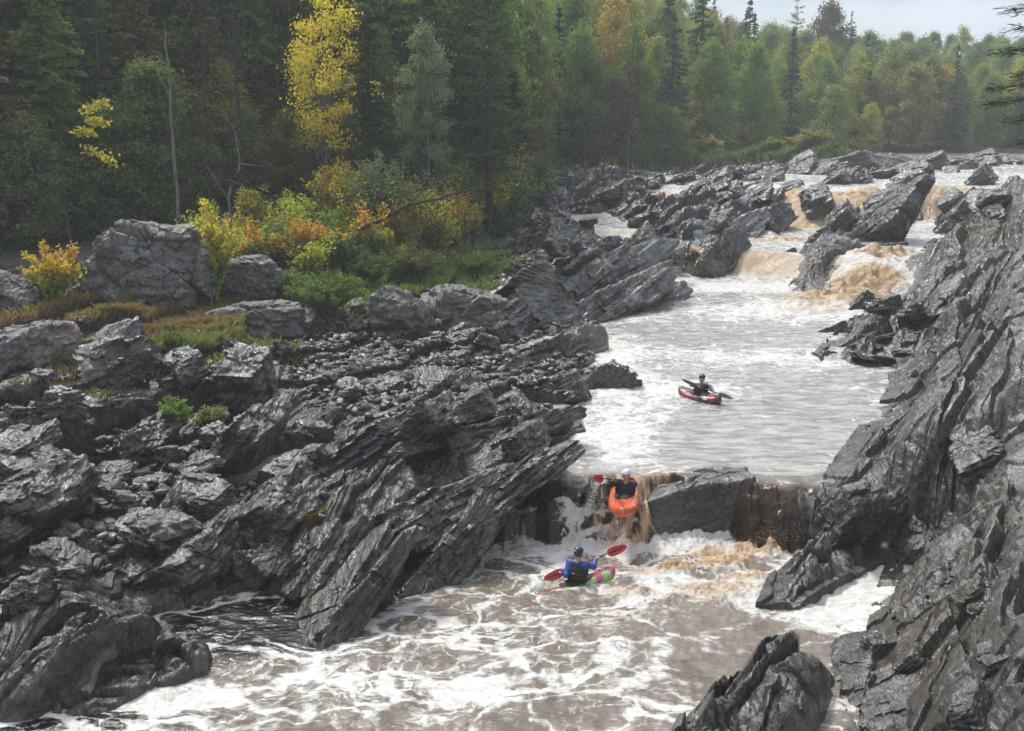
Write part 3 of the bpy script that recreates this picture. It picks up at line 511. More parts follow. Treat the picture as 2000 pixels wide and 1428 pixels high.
# ------------------------------------------------------------------ mounds: rocks standing in the water, broken like the bedrock
def mound(pts, h, label, seed=1, cell=.035, skirt=.9, name='rock_outcrop', asym=.35, group=None, sharp=1.6):
    P = np.array([atz(*q)[:2] for q in pts]); U, Vv = uv(P[:, 0], P[:, 1]); u0, u1, v0, v1 = U.min()-skirt, U.max()+skirt, Vv.min()-skirt, Vv.max()+skirt
    gu, gv = np.meshgrid(np.arange(u0, u1, cell), np.arange(v0, v1, cell)); X, Y = xy(gu, gv); sd = sdpoly(X, Y, P)
    rad = -sd.min(); lift = np.clip(-sd/rad, 0, 1)**(1/sharp); asy = 1+asym*((gv-(v0+v1)/2)/((v1-v0)/2))
    Z = wl(P[:1, 0], P[:1, 1])[0]+h*lift*asy+relief(X*1.25, Y*1.25, seed*31)*1.05*sstep(-sd, -.4, .5)-np.clip(sd, 0, 1)*1.6-.05
    keep = (sd < skirt)
    Fq = gridfaces(*X.shape); Fq = Fq[keep.ravel()[Fq].all(1)]; used = np.unique(Fq); rm = np.zeros(X.size, int); rm[used] = np.arange(len(used))
    Vx = np.stack([X, Y, Z], 2).reshape(-1, 3)[used]; c = Vx.mean(0)*np.array([1, 1, 0])
    return tag(mobj(name, npmesh(name, Vx-c, rm[Fq], [M_rock], False), loc=tuple(c)), label, 'rock outcrop', group)
mound([(1300,1470,0),(1325,1400,0),(1400,1330,0),(1470,1300,0),(1570,1290,0),(1632,1330,0),(1600,1400,0),(1570,1500,0)], .95, 'knobbly black rock rising from the pool at the bottom of the photo', 3, asym=.25)
mound([(1,1410,0),(90,1400,0),(190,1402,0),(300,1350,0),(405,1318,0),(415,1290,0),(330,1255,0),(190,1262,0),(60,1270,0),(-60,1300,0),(-80,1380,0)], .85, 'rounded black rock mass beside the dark water in the lower left corner', 4, asym=.1, sharp=2.4)
mound([(240,1215,0),(300,1205,0),(390,1182,0),(435,1165,0),(400,1140,0),(300,1140,0),(220,1160,0)], .45, 'humped black rock at the left edge of the dark pool', 5, asym=.1, sharp=2.2)
mound([(1478,1188,0),(1560,1182,0),(1640,1132,0),(1700,1095,0),(1680,1070,0),(1600,1085,0),(1530,1130,0)], .55, 'black finger of rock reaching into the pool left of the white foam patch', 6, asym=.2)
# ------------------------------------------------------------------ boulders
NV = 14
BV = []
for i in range(NV):
    r_ = random.Random(i+40); V, Fc = hull(17, (1., r_.uniform(.6, .9), r_.uniform(.38, .7)), 500+i, cuts=9, p=22, rough=.07, beds=.05, cutlo=.55, cuthi=.92)
    V = V/np.abs(V[:, :2]).max()*.5
    BV.append([npmesh('boulder', V, Fc, [m_], False) for m_ in (M_rock, M_dry, M_brown)]+[float(-V[:, 2].min()), float(np.ptp(V[:, 2]))])
def boulder(px, py, wpx, label, k=None, mat=0, hs=1., group=None, sink=.25, tilt=None, rot=None, r_=random.Random(9)):
    x, y, z = on_ground(px, py); k = r_.randrange(NV) if k is None else k; s = wpx*y/F*1.02
    o = bpy.data.objects.new('boulder', BV[k][mat]); C.objects.link(o)
    o.scale = (s, s, s*hs); ti = r_.uniform(-25, 25) if tilt is None else tilt
    o.rotation_euler = (R(r_.uniform(-15, 15)), R(ti), R(r_.uniform(0, 360)) if rot is None else R(rot)); yy = y+s*.3; xx = x*yy/y
    o.location = (xx, yy, min(z, ground_at(xx, yy))+BV[k][3]*s*hs*(1-sink)); return tag(o, label, 'boulder', group)
BL = [(85,705,165,'pale grey wedge boulder below the orange leafed sapling',1,1,1.0),(190,672,135,'pale grey block just right of the wedge boulder',2,1,.9),(235,760,170,'moss topped grey boulder at the edge of the reddish grass',3,0,1.1),
 (362,782,115,'rounded dark boulder right of the moss topped boulder',4,0,1.1),(490,810,150,'tall fluted boulder above the loose cobbles',5,0,1.7),(10,740,110,'grey boulder cut by the left edge of the photo',6,1,1.5),(500,675,210,'broad grey boulder in front of the reddish grass',7,1,.8),
 (590,655,75,'small grey boulder at the top of the cobble field',8,1,.9),(785,650,150,'square grey boulder below the willow bushes',9,1,1.3),(905,640,190,'long grey block right of the square grey boulder',10,1,.9),(695,612,55,'round grey boulder half hidden by the willow bushes',11,1,.9),
 (60,960,190,'big brown stained boulder on the left edge halfway down',12,0,1.2),(110,1020,190,'slab boulder with a straight top edge under the brown stained boulder',13,0,.9),(395,1000,140,'long low black boulder above the cobble hollow',0,0,.8),(555,945,115,'flat topped black boulder left of the big ledge',1,0,.8),
 (605,905,70,'leaning grey boulder between the ledge and the flat topped boulder',2,0,1.1),(625,1000,38,'small pale stone in the hollow above the dark pool',3,1,.7),(265,915,95,'standing grey boulder in the middle of the left bank',4,0,1.5),(330,1012,80,'flat grey boulder left of the long low black boulder',5,0,.6),
 (500,870,90,'upright dark block below the green bush',6,0,1.2),(430,880,80,'dark block just left of the upright dark block',7,0,1.2),(390,930,100,'broken black boulder in the centre of the left bank',8,0,.8),(200,980,120,'broad grey boulder above the lower left rocks',9,0,.7),
 (440,1010,60,'small black boulder at the brook among the cobbles',10,0,.8),(950,690,75,'leaning pointed boulder left of the side channel',11,0,1.0),(905,680,80,'dark pointed boulder in the cobble field',12,0,1.0),(965,668,55,'rounded boulder on the edge of the side channel',13,0,1.0),
 (480,1150,90,'angular black boulder at the back of the dark pool',0,0,1.1),(300,1100,210,'large cracked black boulder above the dark pool',1,0,.9),(120,1130,140,'blocky black boulder at the left over the lower rock mass',2,0,.9),(60,1190,120,'dark cube shaped boulder by the left edge near the bottom',3,0,1.0),
 (680,780,70,'grey boulder on the lower edge of the cobble field',4,0,.8),(760,770,60,'small split boulder in front of the pale topped slab',5,0,.8),(860,770,120,'flat slab boulder lying above the pale topped slab',6,0,.5),(560,800,70,'dark boulder beside the tall fluted boulder',7,0,1.0),(640,740,45,'pale stone in the middle of the cobble field',8,1,.6),
 (690,672,30,'round tan boulder among the cobbles',9,2,.9),(652,685,18,'small round reddish cobble beside the tan boulder',10,2,.9),(78,722,34,'pinkish round stone in the grass at the left',11,2,.8),(1030,410,40,'dark boulder at the foot of the forest bluff',12,0,.8),(1060,440,60,'flat dark boulder near the upper left stream',13,0,.5),
 (1610,705,60,'low boulder at the corner of the right bank',1,0,.6),(1700,712,110,'flat pale slab on the right bank by the water',2,0,.35),(1780,640,90,'smooth humped boulder on the right bank',3,0,.7),(1730,615,70,'dark boulder leaning on the right cliff',4,0,.9),
 (1710,1285,80,'black boulder at the foot of the right cliff by the narrow gap',5,0,.9),(1150,1005-560,50,'dark stone beside the upper left pool',6,0,.5)]
for px, py, w_, lab, k, mt, hs in BL: boulder(px, py, w_, lab, k, mt, hs)
# the great dry boulder and its neighbour under the trees
def bigrock(px, py, w_, h_, dpt, label, seed, mat=M_dry, rot=0.):
    x, y, z = on_ground(px, py); s = w_*y/F; V, Fc = hull(90, (s/2, dpt/2, h_*y/F*.62), seed, cuts=16, p=9, rough=.10, beds=.05, bedn=6, cutlo=.55, cuthi=.85)
    o = place_mesh('boulder', V, Fc, mat, Matrix.Translation((x, y+dpt*.42, z+h_*y/F*.36)) @ Matrix.Rotation(R(rot), 4, 'Z') @ Matrix.Rotation(R(14), 4, 'Y'), False); return tag(o, label, 'boulder')
bigrock(272, 592, 258, 155, 4.5, 'great domed grey boulder in front of the dark trees', 91, rot=-8)
bigrock(470, 588, 130, 95, 2.5, 'grey boulder half hidden behind the yellow and green saplings', 92)
bigrock(15, 610, 120, 60, 2.5, 'low grey boulder at the left edge under the orange sapling', 93)
rng = random.Random(21); cnt = 0
ZONES = [((0, 640), (840, 1140), 105, (24, 95)), ((620, 1000), (640, 780), 70, (14, 40)), ((0, 560), (660, 860), 34, (25, 80)), ((1000, 1110), (410, 560), 26, (14, 34)), ((1620, 1840), (600, 712), 16, (20, 55)), ((640, 1100), (560, 660), 20, (18, 40)), ((1050, 1300), (330, 420), 14, (12, 26))]
for (x0, x1), (y0, y1), n_, (s0, s1) in ZONES:
    for i in range(n_):
        px, py = rng.uniform(x0, x1), rng.uniform(y0, y1); t_, k_ = tk(px, py)
        x, y, z = on_ground(px, py)
        if float(sdriver(np.array([x]), np.array([y]))[0]) < .2: continue
        lab = {0: 'angular black boulder lying loose on the lower left bank', 1: 'wet dark stone of the cobble field', 2: 'grey boulder on the upper left bank near the grass', 3: 'dark boulder in the gully under the forest bluff', 4: 'black boulder on the low shelf of the right bank', 5: 'wet boulder below the willow bushes', 6: 'dark stone beside the upper left streams'}
        zi = ZONES.index(((x0, x1), (y0, y1), n_, (s0, s1)))
        boulder(px, py, s0+(s1-s0)*rng.random()**2, lab[zi], mat=0 if rng.random() < .93 or zi in (3, 4) else (1 if rng.random() < .6 else 2), hs=rng.uniform(.5, 1.1), group=['loose boulders of the lower left bank', 'stones of the cobble field', 'boulders of the upper left bank', 'boulders of the gully', 'boulders of the right shelf', 'boulders below the willows', 'stones by the upper streams'][zi]); cnt += 1
# cobbles nobody could count
Vs = []; Fs = []; off = 0; rs = np.random.RandomState(3); base = [hull(5, (1, rs.uniform(.5, .9), rs.uniform(.25, .55)), 700+i, cuts=5, p=10, rough=.05, beds=0) for i in range(8)]
mi = []
for i in range(5600):
    if i < 4200: px, py = 800+rs.normal()*150, 700+rs.normal()*45
    elif i < 4900: px, py = rs.uniform(0, 640), rs.uniform(860, 1120)
    else: px, py = 1020+rs.normal()*30, 470+rs.normal()*50
    if not (0 < px < 1190 and 400 < py < 1200): continue
    x, y, z = on_ground(px, py)
    if y > 90: continue
    s = (.05+.15*rs.rand()**2.2)*(1+.25*(y > 45)); Vb, Fb = base[i % 8]
    E = np.array(Euler((rs.uniform(-.5, .5), rs.uniform(-.5, .5), rs.uniform(0, 6.28))).to_matrix())
    Vs.append(Vb@E.T*s+np.array([x, y, z+s*.25])); Fs.append(Fb+off); off += len(Vb); q = rs.rand(); mi += [0 if q < .86 else (1 if q < .94 else 2)]*len(Fb)
tag(mobj('cobbles', npmesh('cobbles', np.concatenate(Vs), np.concatenate(Fs), [M_rock, M_dry, M_brown], True, mi=mi)), 'small wet stones filling the hollows of the left bank', 'cobbles', kind='stuff')
# ------------------------------------------------------------------ plants
def leafmat(name, trans=.5, rough=.6):
    m, nt = newmat(name); t = NT(nt); oi = t.n('ShaderNodeObjectInfo'); tone = t.attr('tone'); P = t.n('ShaderNodeNewGeometry').outputs['Position']
    hs = t.n('ShaderNodeHueSaturation', {'Hue': t.math('ADD', .485, t.math('MULTIPLY', tone, .035)), 'Saturation': t.math('ADD', .85, t.math('MULTIPLY', tone, .2)), 'Value': t.math('ADD', .70, t.math('MULTIPLY', tone, .85)), 'Color': oi.outputs['Color']})
    c = t.mix(t.math('MULTIPLY', t.ramp(t.noise(P, .7, 3), .4, .7), .3), hs.outputs[0], (.09, .085, .03))
    d = t.n('ShaderNodeBsdfDiffuse', {'Color': c}); g = t.n('ShaderNodeBsdfGlossy', {'Color': (.5, .5, .5, 1), 'Roughness': rough}); tr = t.n('ShaderNodeBsdfTranslucent', {'Color': t.mix(.5, c, t.n('ShaderNodeHueSaturation', {'Saturation': 1.15, 'Value': 1.5, 'Color': c}).outputs[0])})
    m1 = t.n('ShaderNodeMixShader', {0: trans, 1: d.outputs[0], 2: tr.outputs[0]}); m2 = t.n('ShaderNodeMixShader', {0: .05, 1: m1.outputs[0], 2: g.outputs[0]})
    t.n('ShaderNodeOutputMaterial', {0: m2.outputs[0]}); return m
M_leaf = leafmat('leaves'); M_needle = leafmat('needles', .35)
M_bark = simple('dark_bark', (.055, .047, .040), .9, .2, .4, 5.); M_grey = simple('grey_dead_bark', (.17, .16, .145), .9, .2, .3, 4.); M_birch = simple('pale_birch_bark', (.42, .40, .36), .8, .2, .35, 3.)
def leafquads(P, size, rs, flat=0., aspect=.5, dirs=None):
    """rhombic leaves at points P"""
    n = len(P); a = rs.normal(size=(n, 3)) if dirs is None else dirs+rs.normal(size=(n, 3))*.35
    a[:, 2] *= (1-flat); a /= np.linalg.norm(a, axis=1)[:, None]+1e-9
    b = rs.normal(size=(n, 3)); b[:, 2] *= (1-flat); b -= a*(a*b).sum(1)[:, None]; b /= np.linalg.norm(b, axis=1)[:, None]+1e-9
    s = (size*rs.uniform(.6, 1.35, n))[:, None]; a = a*s; b = b*s*aspect
    V = np.stack([P-a*.5, P+b*.5, P+a*.5, P-b*.5], 1).reshape(-1, 3); Fc = np.arange(n*4).reshape(n, 4)
    return V, Fc
def tubes(paths, sides=5):
    """list of (points (k,3), radii) into one mesh"""
    Vs, Fs, off = [], [], 0
    for pts, rad in paths:
        pts = np.asarray(pts, float); k = len(pts); tg = np.gradient(pts, axis=0); tg /= np.linalg.norm(tg, axis=1)[:, None]+1e-9
        ref = np.where(np.abs(tg[:, 2:3]) > .9, np.array([[1., 0, 0]]), np.array([[0, 0, 1.]])); a = np.cross(tg, ref); a /= np.linalg.norm(a, axis=1)[:, None]+1e-9; b = np.cross(tg, a)
        th = np.linspace(0, 2*math.pi, sides, endpoint=False); r = np.asarray(rad, float)[:, None, None]
        V = pts[:, None, :]+r*(a[:, None, :]*np.cos(th)[None, :, None]+b[:, None, :]*np.sin(th)[None, :, None]); Vs.append(V.reshape(-1, 3))
        for i in range(k-1):
            for j in range(sides): Fs.append((off+i*sides+j, off+i*sides+(j+1) % sides, off+(i+1)*sides+(j+1) % sides, off+(i+1)*sides+j))
        off += k*sides
    return np.concatenate(Vs), np.array(Fs)
def toned(name, V, Fc, mat, rs, P=None):
    n = len(Fc); tone = np.repeat(np.clip(rs.normal(.5, .25, n), 0, 1), 4)
    return npmesh(name, V, Fc, [mat], False, attrs={'tone': tone})
def broadleaf(seed, h=12., r=2.6, base=.28, nclump=90, nleaf=150, size=.16, gap=.0, lean=0.):
    rs = np.random.RandomState(seed); zc = np.linspace(0, 1, 9); wob = np.cumsum(rs.normal(size=(9, 2))*.02*h/9, 0)
    trunk = np.stack([wob[:, 0]+lean*zc**1.5*h, wob[:, 1], zc*h*.9], 1); paths = [(trunk, np.linspace(.012*h+.03, .02, 9))]
    Cn = []
    for i in range(nclump):
        z = base+(1-base)*rs.beta(1.3, 1.15); prof = math.sin(math.pi*min(1, ((z-base)/(1-base))*.82+.16))**.75; a = rs.uniform(0, 2*math.pi); q = rs.uniform(.35, 1.)**.6*prof*r*(1+.25*math.sin(3*a+seed))
        tx = np.interp(z, zc, trunk[:, 0]); ty = np.interp(z, zc, trunk[:, 1]); c = np.array([tx+math.cos(a)*q, ty+math.sin(a)*q, z*h+rs.normal()*.2]); Cn.append(c)
        if i % 3 == 0:
            z0 = max(.12, z-.14-.12*rs.rand()); s0 = np.array([np.interp(z0, zc, trunk[:, 0]), np.interp(z0, zc, trunk[:, 1]), z0*h*.95]); mid = (s0+c)/2+np.array([0, 0, -.1*q]); paths.append((np.array([s0, mid, c]), [.02+.012*q, .015+.006*q, .008]))
    Cn = np.array(Cn); L = np.concatenate([c+rs.normal(size=(max(8, int(nleaf*rs.uniform(.35, 1.5))), 3))*np.array([.42, .42, .26])*(r/2.6)*rs.uniform(.7, 1.25) for c in Cn])
    V, Fc = leafquads(L, size, rs, .25, .6); Vt, Ft = tubes(paths, 5)
    return Vt, Ft, V, Fc
def conifer(seed, h=15., r=2.4, base=.08, step=.42, size=.2, dens=1., droop=.25, power=.85, plate=False, nb=8, gappy=.1, dead=False):
    rs = np.random.RandomState(seed); n = 9; zc = np.linspace(0, 1, n); wob = np.cumsum(rs.normal(size=(n, 2))*.012*h/n, 0); trunk = np.stack([wob[:, 0], wob[:, 1], zc*h], 1)
    paths = [(trunk, np.linspace(.010*h+.05, .015, n))]; P = []; Dr = []; z = base*h
    while z < h*.985:
        zf = z/h; L = r*((1-zf)/(1-base))**power*(.75+.5*rs.rand()) if not plate else r*math.sin(math.pi*min(1, (1-zf)*.85+.12))*(.6+.7*rs.rand())
        for b in range(max(3, int(nb*(.6+.6*rs.rand())))):
            if rs.rand() < gappy: continue
            a = rs.uniform(0, 2*math.pi); Lb = max(.15, L*rs.uniform(.65, 1.1)); d = np.array([math.cos(a), math.sin(a), 0.]); z_ = z+rs.uniform(-.5, .5)*step; s0 = np.array([np.interp(z_/h, zc, trunk[:, 0]), np.interp(z_/h, zc, trunk[:, 1]), z_])
            up = .25*zf*Lb; tt = np.linspace(0, 1, 5)[:, None]; pts = s0+d*tt*Lb+np.array([0, 0, 1.])*(up*tt-droop*Lb*tt**1.6+(.12*Lb*tt**4))
            if rs.rand() < .5 or dead: paths.append((pts, np.linspace(.012+.006*Lb, .004, 5)))
            if dead:
                for q in range(4):
                    f = rs.uniform(.3, .95); p0 = s0+d*f*Lb+np.array([0, 0, up*f-droop*Lb*f**1.6]); e = rs.normal(size=3)*.3*Lb*.6; paths.append((np.array([p0, p0+e*.5+[0, 0, .03], p0+e]), [.006, .005, .003]))
                continue
            k = max(4, int(Lb*34*dens)); f = rs.rand(k)**.75; w = (.10+.20*Lb)*(1-.55*f)*rs.normal(size=k)*.75; pd = np.array([-d[1], d[0], 0.])
            p = s0+d*(f*Lb)[:, None]+pd*w[:, None]+np.array([0, 0, 1.])*((up*f-droop*Lb*f**1.6)-np.abs(w)*.35+rs.normal(size=k)*.05)[:, None]; P.append(p); Dr.append(d*.9+pd*np.sign(w)[:, None]*.8+np.array([0, 0, -.25]))
        z += step*rs.uniform(.7, 1.3)
    Vt, Ft = tubes(paths, 5 if not dead else 4)
    if dead: return Vt, Ft, None, None
    P = np.concatenate(P); Dr = np.concatenate(Dr); V, Fc = leafquads(P, size, rs, .2, .42, Dr); return Vt, Ft, V, Fc
class Kind:
    def __init__(s, name, gen, leaf, bark, **kw):
        s.v = []
        for i in range(kw.pop('nvar', 3)):
            rs = np.random.RandomState(i+5); Vt, Ft, V, Fc = gen(i*13+kw.get('sd', 0)+1, **{k: v for k, v in kw.items() if k != 'sd'})
            s.v.append((npmesh('trunk', Vt, Ft, [bark], True), toned('crown', V, Fc, leaf, rs) if V is not None else None))
        s.name = name; s.h = kw.get('h', 12)
    def put(s, x, y, z, h, col, label, group=None, rz=0., sx=1., v=0, tilt=0., cat='tree', crown_name='crown', trunk_name='trunk'):
        r = empty(s.name, (x, y, z-.1), rz); r.rotation_euler = (tilt, 0, rz); k = h/s.h; r.scale = (k*sx, k*sx, k); tag(r, label, cat, group)
        a, b = s.v[v % len(s.v)]; mobj(trunk_name, a, r)
        if b is not None: c = mobj(crown_name, b, r); c.color = tuple(col)+(1,)
        return r
K_spr = Kind('spruce_tree', conifer, M_needle, M_bark, nvar=3, sd=1, h=14, r=2.6, size=.36, dens=.75, droop=.35, step=.5)
K_ced = Kind('cedar_tree', conifer, M_needle, M_bark, nvar=3, sd=2, h=14, r=2.5, size=.25, dens=1.5, droop=.18, power=.5, base=.04, step=.42, nb=9)
K_fir = Kind('spruce_tree', conifer, M_needle, M_bark, nvar=3, sd=3, h=15, r=2.8, size=.24, dens=1.5, droop=.35, power=.7, base=.05, step=.40, nb=9)
K_pin = Kind('pine_tree', conifer, M_needle, M_bark, nvar=2, sd=4, h=16, r=3.6, size=.24, dens=1.0, droop=.05, power=.6, base=.2, step=.75, nb=7, gappy=.15)
K_ded = Kind('dead_tree', conifer, M_needle, M_bark, nvar=2, sd=5, h=13, r=1.9, base=.1, droop=.3, step=.45, nb=6, dead=True)
K_far = Kind('broadleaf_tree', broadleaf, M_leaf, M_bark, nvar=5, sd=6, h=12, r=3.3, base=.08, nclump=110, nleaf=110, size=.30)
K_nea = Kind('broadleaf_tree', broadleaf, M_leaf, M_grey, nvar=2, sd=7, h=12, r=2.3, base=.36, nclump=70, nleaf=110, size=.17)
K_bir = Kind('birch_tree', broadleaf, M_leaf, M_birch, nvar=1, sd=8, h=12, r=1.8, base=.5, nclump=45, nleaf=60, size=.24, lean=.12)
GRN = {'dk': (.080, .145, .035), 'sp': (.085, .140, .050), 'ced': (.155, .195, .042), 'md': (.15, .25, .045), 'lt': (.10, .15, .030), 'yg': (.19, .20, .03), 'ye': (.50, .36, .035), 'or': (.33, .16, .03), 'br': (.14, .095, .035), 'ol': (.21, .20, .055), 'gy': (.20, .25, .13)}
def jit(c, r_, a=.18): k = r_.uniform(1-a, 1+a); return tuple(min(1, x*k*r_.uniform(1-a*.4, 1+a*.4)) for x in c)
rf = random.Random(77)
def tree_px(K, px, Y, ytop, col, label, group=None, **kw):
    """tree whose trunk stands at photo column px, distance Y, and whose top shows at photo row ytop"""
    t = tk(px, 300)[0]; x = t*Y; g = ground_at(x, Y); top = aty(px, ytop, Y)[2]; return K.put(x, Y, g, top-g, col, label, group, rz=rf.uniform(0, 6.28), **kw)
# ---- the forest on the left bank: rows behind its edge
GL = 'dark evergreens of the left bank'
for row, (de, sp, n) in enumerate([(1.5, 3.0, 0), (5, 2.9, 0), (9, 3.0, 0), (14, 3.4, 0), (20, 3.6, 0), (28, 4.2, 0), (37, 5., 0)]):
    px = -620+row*37
    while px < 1075:
        t = tk(px, 400)[0]; Y = float(edgeY(t))+de+rf.uniform(-1, 1); w_ = sp/Y*F
        skip = row == 0 and (300 < px < 760) and rf.random() < .62
        if not skip:
            x = t*Y; g = ground_at(x, Y); k = rf.random(); h = rf.uniform(13, 19) if px < 980 else rf.uniform(11, 15)
            if k < .50: K_ced.put(x, Y, g, h*.95, jit(GRN['ced'] if rf.random() < .7 else GRN['ol'], rf), 'dense cedar with feathery drooping boughs in the left forest', GL, rf.uniform(0, 6.28), rf.uniform(.8, 1.1), rf.randrange(3))
            elif k < .86: K_fir.put(x, Y, g, h*1.05, jit(GRN['sp'] if rf.random() < .5 else GRN['dk'], rf), 'dark spruce with tiers of drooping boughs in the left forest', 'dark spruces of the left forest', rf.uniform(0, 6.28), rf.uniform(.8, 1.1), rf.randrange(3))
            elif k < .93: K_ded.put(x, Y, g, h*.8, (0, 0, 0), 'bare dead spruce with brown twiggy branches in the left forest', 'dead spruces of the left forest', rf.uniform(0, 6.28), 1, rf.randrange(2))
            else: K_pin.put(x, Y, g, h, jit(GRN['md'], rf), 'green pine with level boughs in the left forest', 'pines of the left forest', rf.uniform(0, 6.28), .9, rf.randrange(2))
        px += w_*rf.uniform(.75, 1.25)
for i in range(30):      # leafy young trees along the forest edge
    px = -60+i*36+rf.uniform(-14, 14); Y = float(edgeY(tk(px, 400)[0]))+rf.uniform(-.5, 5); x = tk(px, 400)[0]*Y
    K_far.put(x, Y, ground_at(x, Y), rf.uniform(4.5, 8.5), jit(rf.choice([(.12, .19, .04), (.17, .23, .05), (.16, .17, .06), (.24, .26, .05)]), rf), 'young leafy tree filling the edge of the left forest', 'young leafy trees at the forest edge', rf.uniform(0, 6.28), rf.uniform(.8, 1.2), rf.randrange(5))
for i in range(16):
    px = -80+i*72+rf.uniform(-25, 25); Y = float(edgeY(tk(px, 400)[0]))+rf.uniform(5, 14); x = tk(px, 400)[0]*Y
    K_far.put(x, Y, ground_at(x, Y), rf.uniform(12, 17), jit(rf.choice([(.11, .17, .04), (.14, .19, .045), (.15, .15, .06)]), rf), 'tall leafy green tree among the conifers of the left forest', 'tall leafy trees of the left forest', rf.uniform(0, 6.28), rf.uniform(.6, .85), rf.randrange(5))
tree_px(K_nea, 640, 60, -45, (.66, .52, .035), 'tall yellow leafed tree standing out from the dark forest', sx=.80, v=0)
tree_px(K_nea, 838, 62, 55, GRN['gy'], 'slender poplar with silvery grey green leaves at the forest edge', sx=.66, v=1)
tree_px(K_ded, 783, 62.5, 20, GRN['gy'], 'thin dead tree with a rusty top beside the silvery poplar', sx=.6, v=1)
tree_px(K_pin, 955, 66, -60, (.045, .085, .018), 'big green pine with layered boughs at the forest corner', sx=1.15, v=0)
tree_px(K_pin, 905, 70, -90, (.038, .070, .018), 'tall dark green pine behind the big layered pine', sx=1.0, v=1)
tree_px(K_ced, 1000, 74, 130, (.070, .068, .022), 'small olive brown cedar at the right end of the left forest', sx=1.05, v=1)
tree_px(K_ced, 722, 60, 10, (.040, .066, .016), 'mid green cedar between the yellow tree and the poplar', sx=.9, v=2)
tree_px(K_ded, 470, 54, -60, GRN['br'], 'tall dead spruce with a dark trunk and a haze of brown twigs', sx=1.15, v=0)
tree_px(K_ded, 405, 55, -40, GRN['br'], 'dead spruce with a curved black trunk left of the twiggy one', sx=.8, v=1)
tree_px(K_nea, 745, 66, 65, GRN['yg'], 'pale yellow green tree top behind the cedar', sx=.5, v=1)
# pale dead trunk leaning in front of the forest
def polytree(name, pathspx, mat, label, cat='tree', sides=6, part='trunk'):
    paths = []
    for pts, r0, r1 in pathspx:
        w_ = np.array([aty(*p) for p in pts]); k = 14; s_ = np.linspace(0, len(w_)-1, k); q = np.stack([np.interp(s_, range(len(w_)), w_[:, i]) for i in range(3)], 1)
        q[1:-1] += np.random.RandomState(len(paths)).normal(size=(k-2, 3))*r0*.35; paths.append((q, np.linspace(r0, r1, k)))
    Vt, Ft = tubes(paths, sides); c = Vt.mean(0); c[2] = Vt[:, 2].min(); return tag(mobj(name, npmesh(name, Vt-c, Ft, [mat], True), loc=tuple(c)), label, cat)
polytree('dead_tree', [([(347, 425, 51.5), (338, 300, 51.5), (330, 180, 51.6), (324, 60, 51.8)], .085, .04), ([(335, 260, 51.5), (352, 215, 51.3)], .03, .01), ([(331, 190, 51.6), (312, 150, 51.4)], .03, .01)], M_grey, 'pale bare trunk rising behind the domed grey boulder')
polytree('fallen_tree', [([(705, 448, 52), (790, 405, 52.4), (900, 372, 53), (1010, 368, 53.6)], .10, .02), ([(790, 405, 52.4), (850, 350, 52.8), (950, 316, 53.4)], .04, .012), ([(830, 392, 52.5), (850, 430, 52.2), (880, 470, 52)], .03, .01), ([(900, 372, 53), (960, 340, 53.2)], .02, .01), ([(870, 380, 53), (930, 392, 53.)], .02, .008), ([(840, 365, 52.7), (800, 350, 52.5)], .02, .008), ([(760, 420, 52.2), (745, 385, 52.2)], .02, .01)], M_bark, 'fallen bare tree leaning out over the orange bushes', 'fallen tree')
polytree('dead_tree', [([(450, 470, 50), (445, 380, 50), (470, 320, 50.2), (455, 250, 50.4), (430, 210, 50.5)], .06, .012), ([(470, 320, 50.2), (520, 325, 50.3)], .025, .008), ([(447, 390, 50), (400, 320, 50), (395, 300, 50)], .025, .008), ([(455, 250, 50.4), (480, 220, 50.4)], .015, .006), ([(445, 350, 50.), (490, 370, 50)], .02, .006)], M_grey, 'crooked grey snag above the yellow and green saplings')
# ---- the far forest
FG = 'trees of the far wooded hillside'
LB = {'dk': 'dark spruce among the paler trees of the far hillside', 'md': 'mid green leafy tree of the far hillside', 'lt': 'fresh green leafy tree of the far hillside', 'yg': 'yellow green leafy tree of the far hillside', 'or': 'rusty orange leafy tree of the far hillside', 'br': 'brown leafed tree of the far hillside', 'ol': 'olive leafy tree of the far hillside'}
for row, de in enumerate([3, 9, 16, 24, 33, 43, 54, 66, 79, 93, 108]):
    px = 985+(row % 3)*21
    while px < 2360:
        t = tk(px, 300)[0]; Y = float(edgeY(t))+de+rf.uniform(-2.5, 2.5); x = t*Y; g = ground_at(x, Y)
        k = rf.random(); v = rf.randrange(5); rz = rf.uniform(0, 6.28); tall = np.interp(px, [1000, 1250, 1500, 2000], [1.6, 1.4, 1.1, .95])
        if k < (.24 if row < 4 else .06): K_spr.put(x, Y, g, rf.uniform(10.5, 16)*tall, jit((.05, .09, .045) if rf.random() < .6 else (.07, .115, .04), rf), LB['dk'], 'spruces of the far wooded hillside', rz, rf.uniform(.8, 1.15), v)
        else:
            c = rf.choices(['md', 'lt', 'yg', 'or', 'br', 'ol'], [7, 3.5, 5, .35, .8, 5])[0]; K_far.put(x, Y, g, rf.uniform(8.5, 12.5)*tall*(.85 if row == 0 else 1), jit({'md': (.15, .23, .042), 'lt': (.19, .27, .05), 'yg': (.34, .34, .05), 'or': (.42, .28, .05), 'br': (.27, .22, .08), 'ol': (.24, .26, .06)}[c], rf), LB[c], c+' trees of the far wooded hillside' if False else {'md': 'mid green', 'lt': 'fresh green', 'yg': 'yellow green', 'or': 'rusty', 'br': 'brown', 'ol': 'olive'}[c]+' trees of the far hillside', rz, rf.uniform(.70, .98)/max(1, tall)**.9, v)
        px += rf.uniform(3.9, 5.4)/Y*F*(1.0 if row < 3 else 1.15)
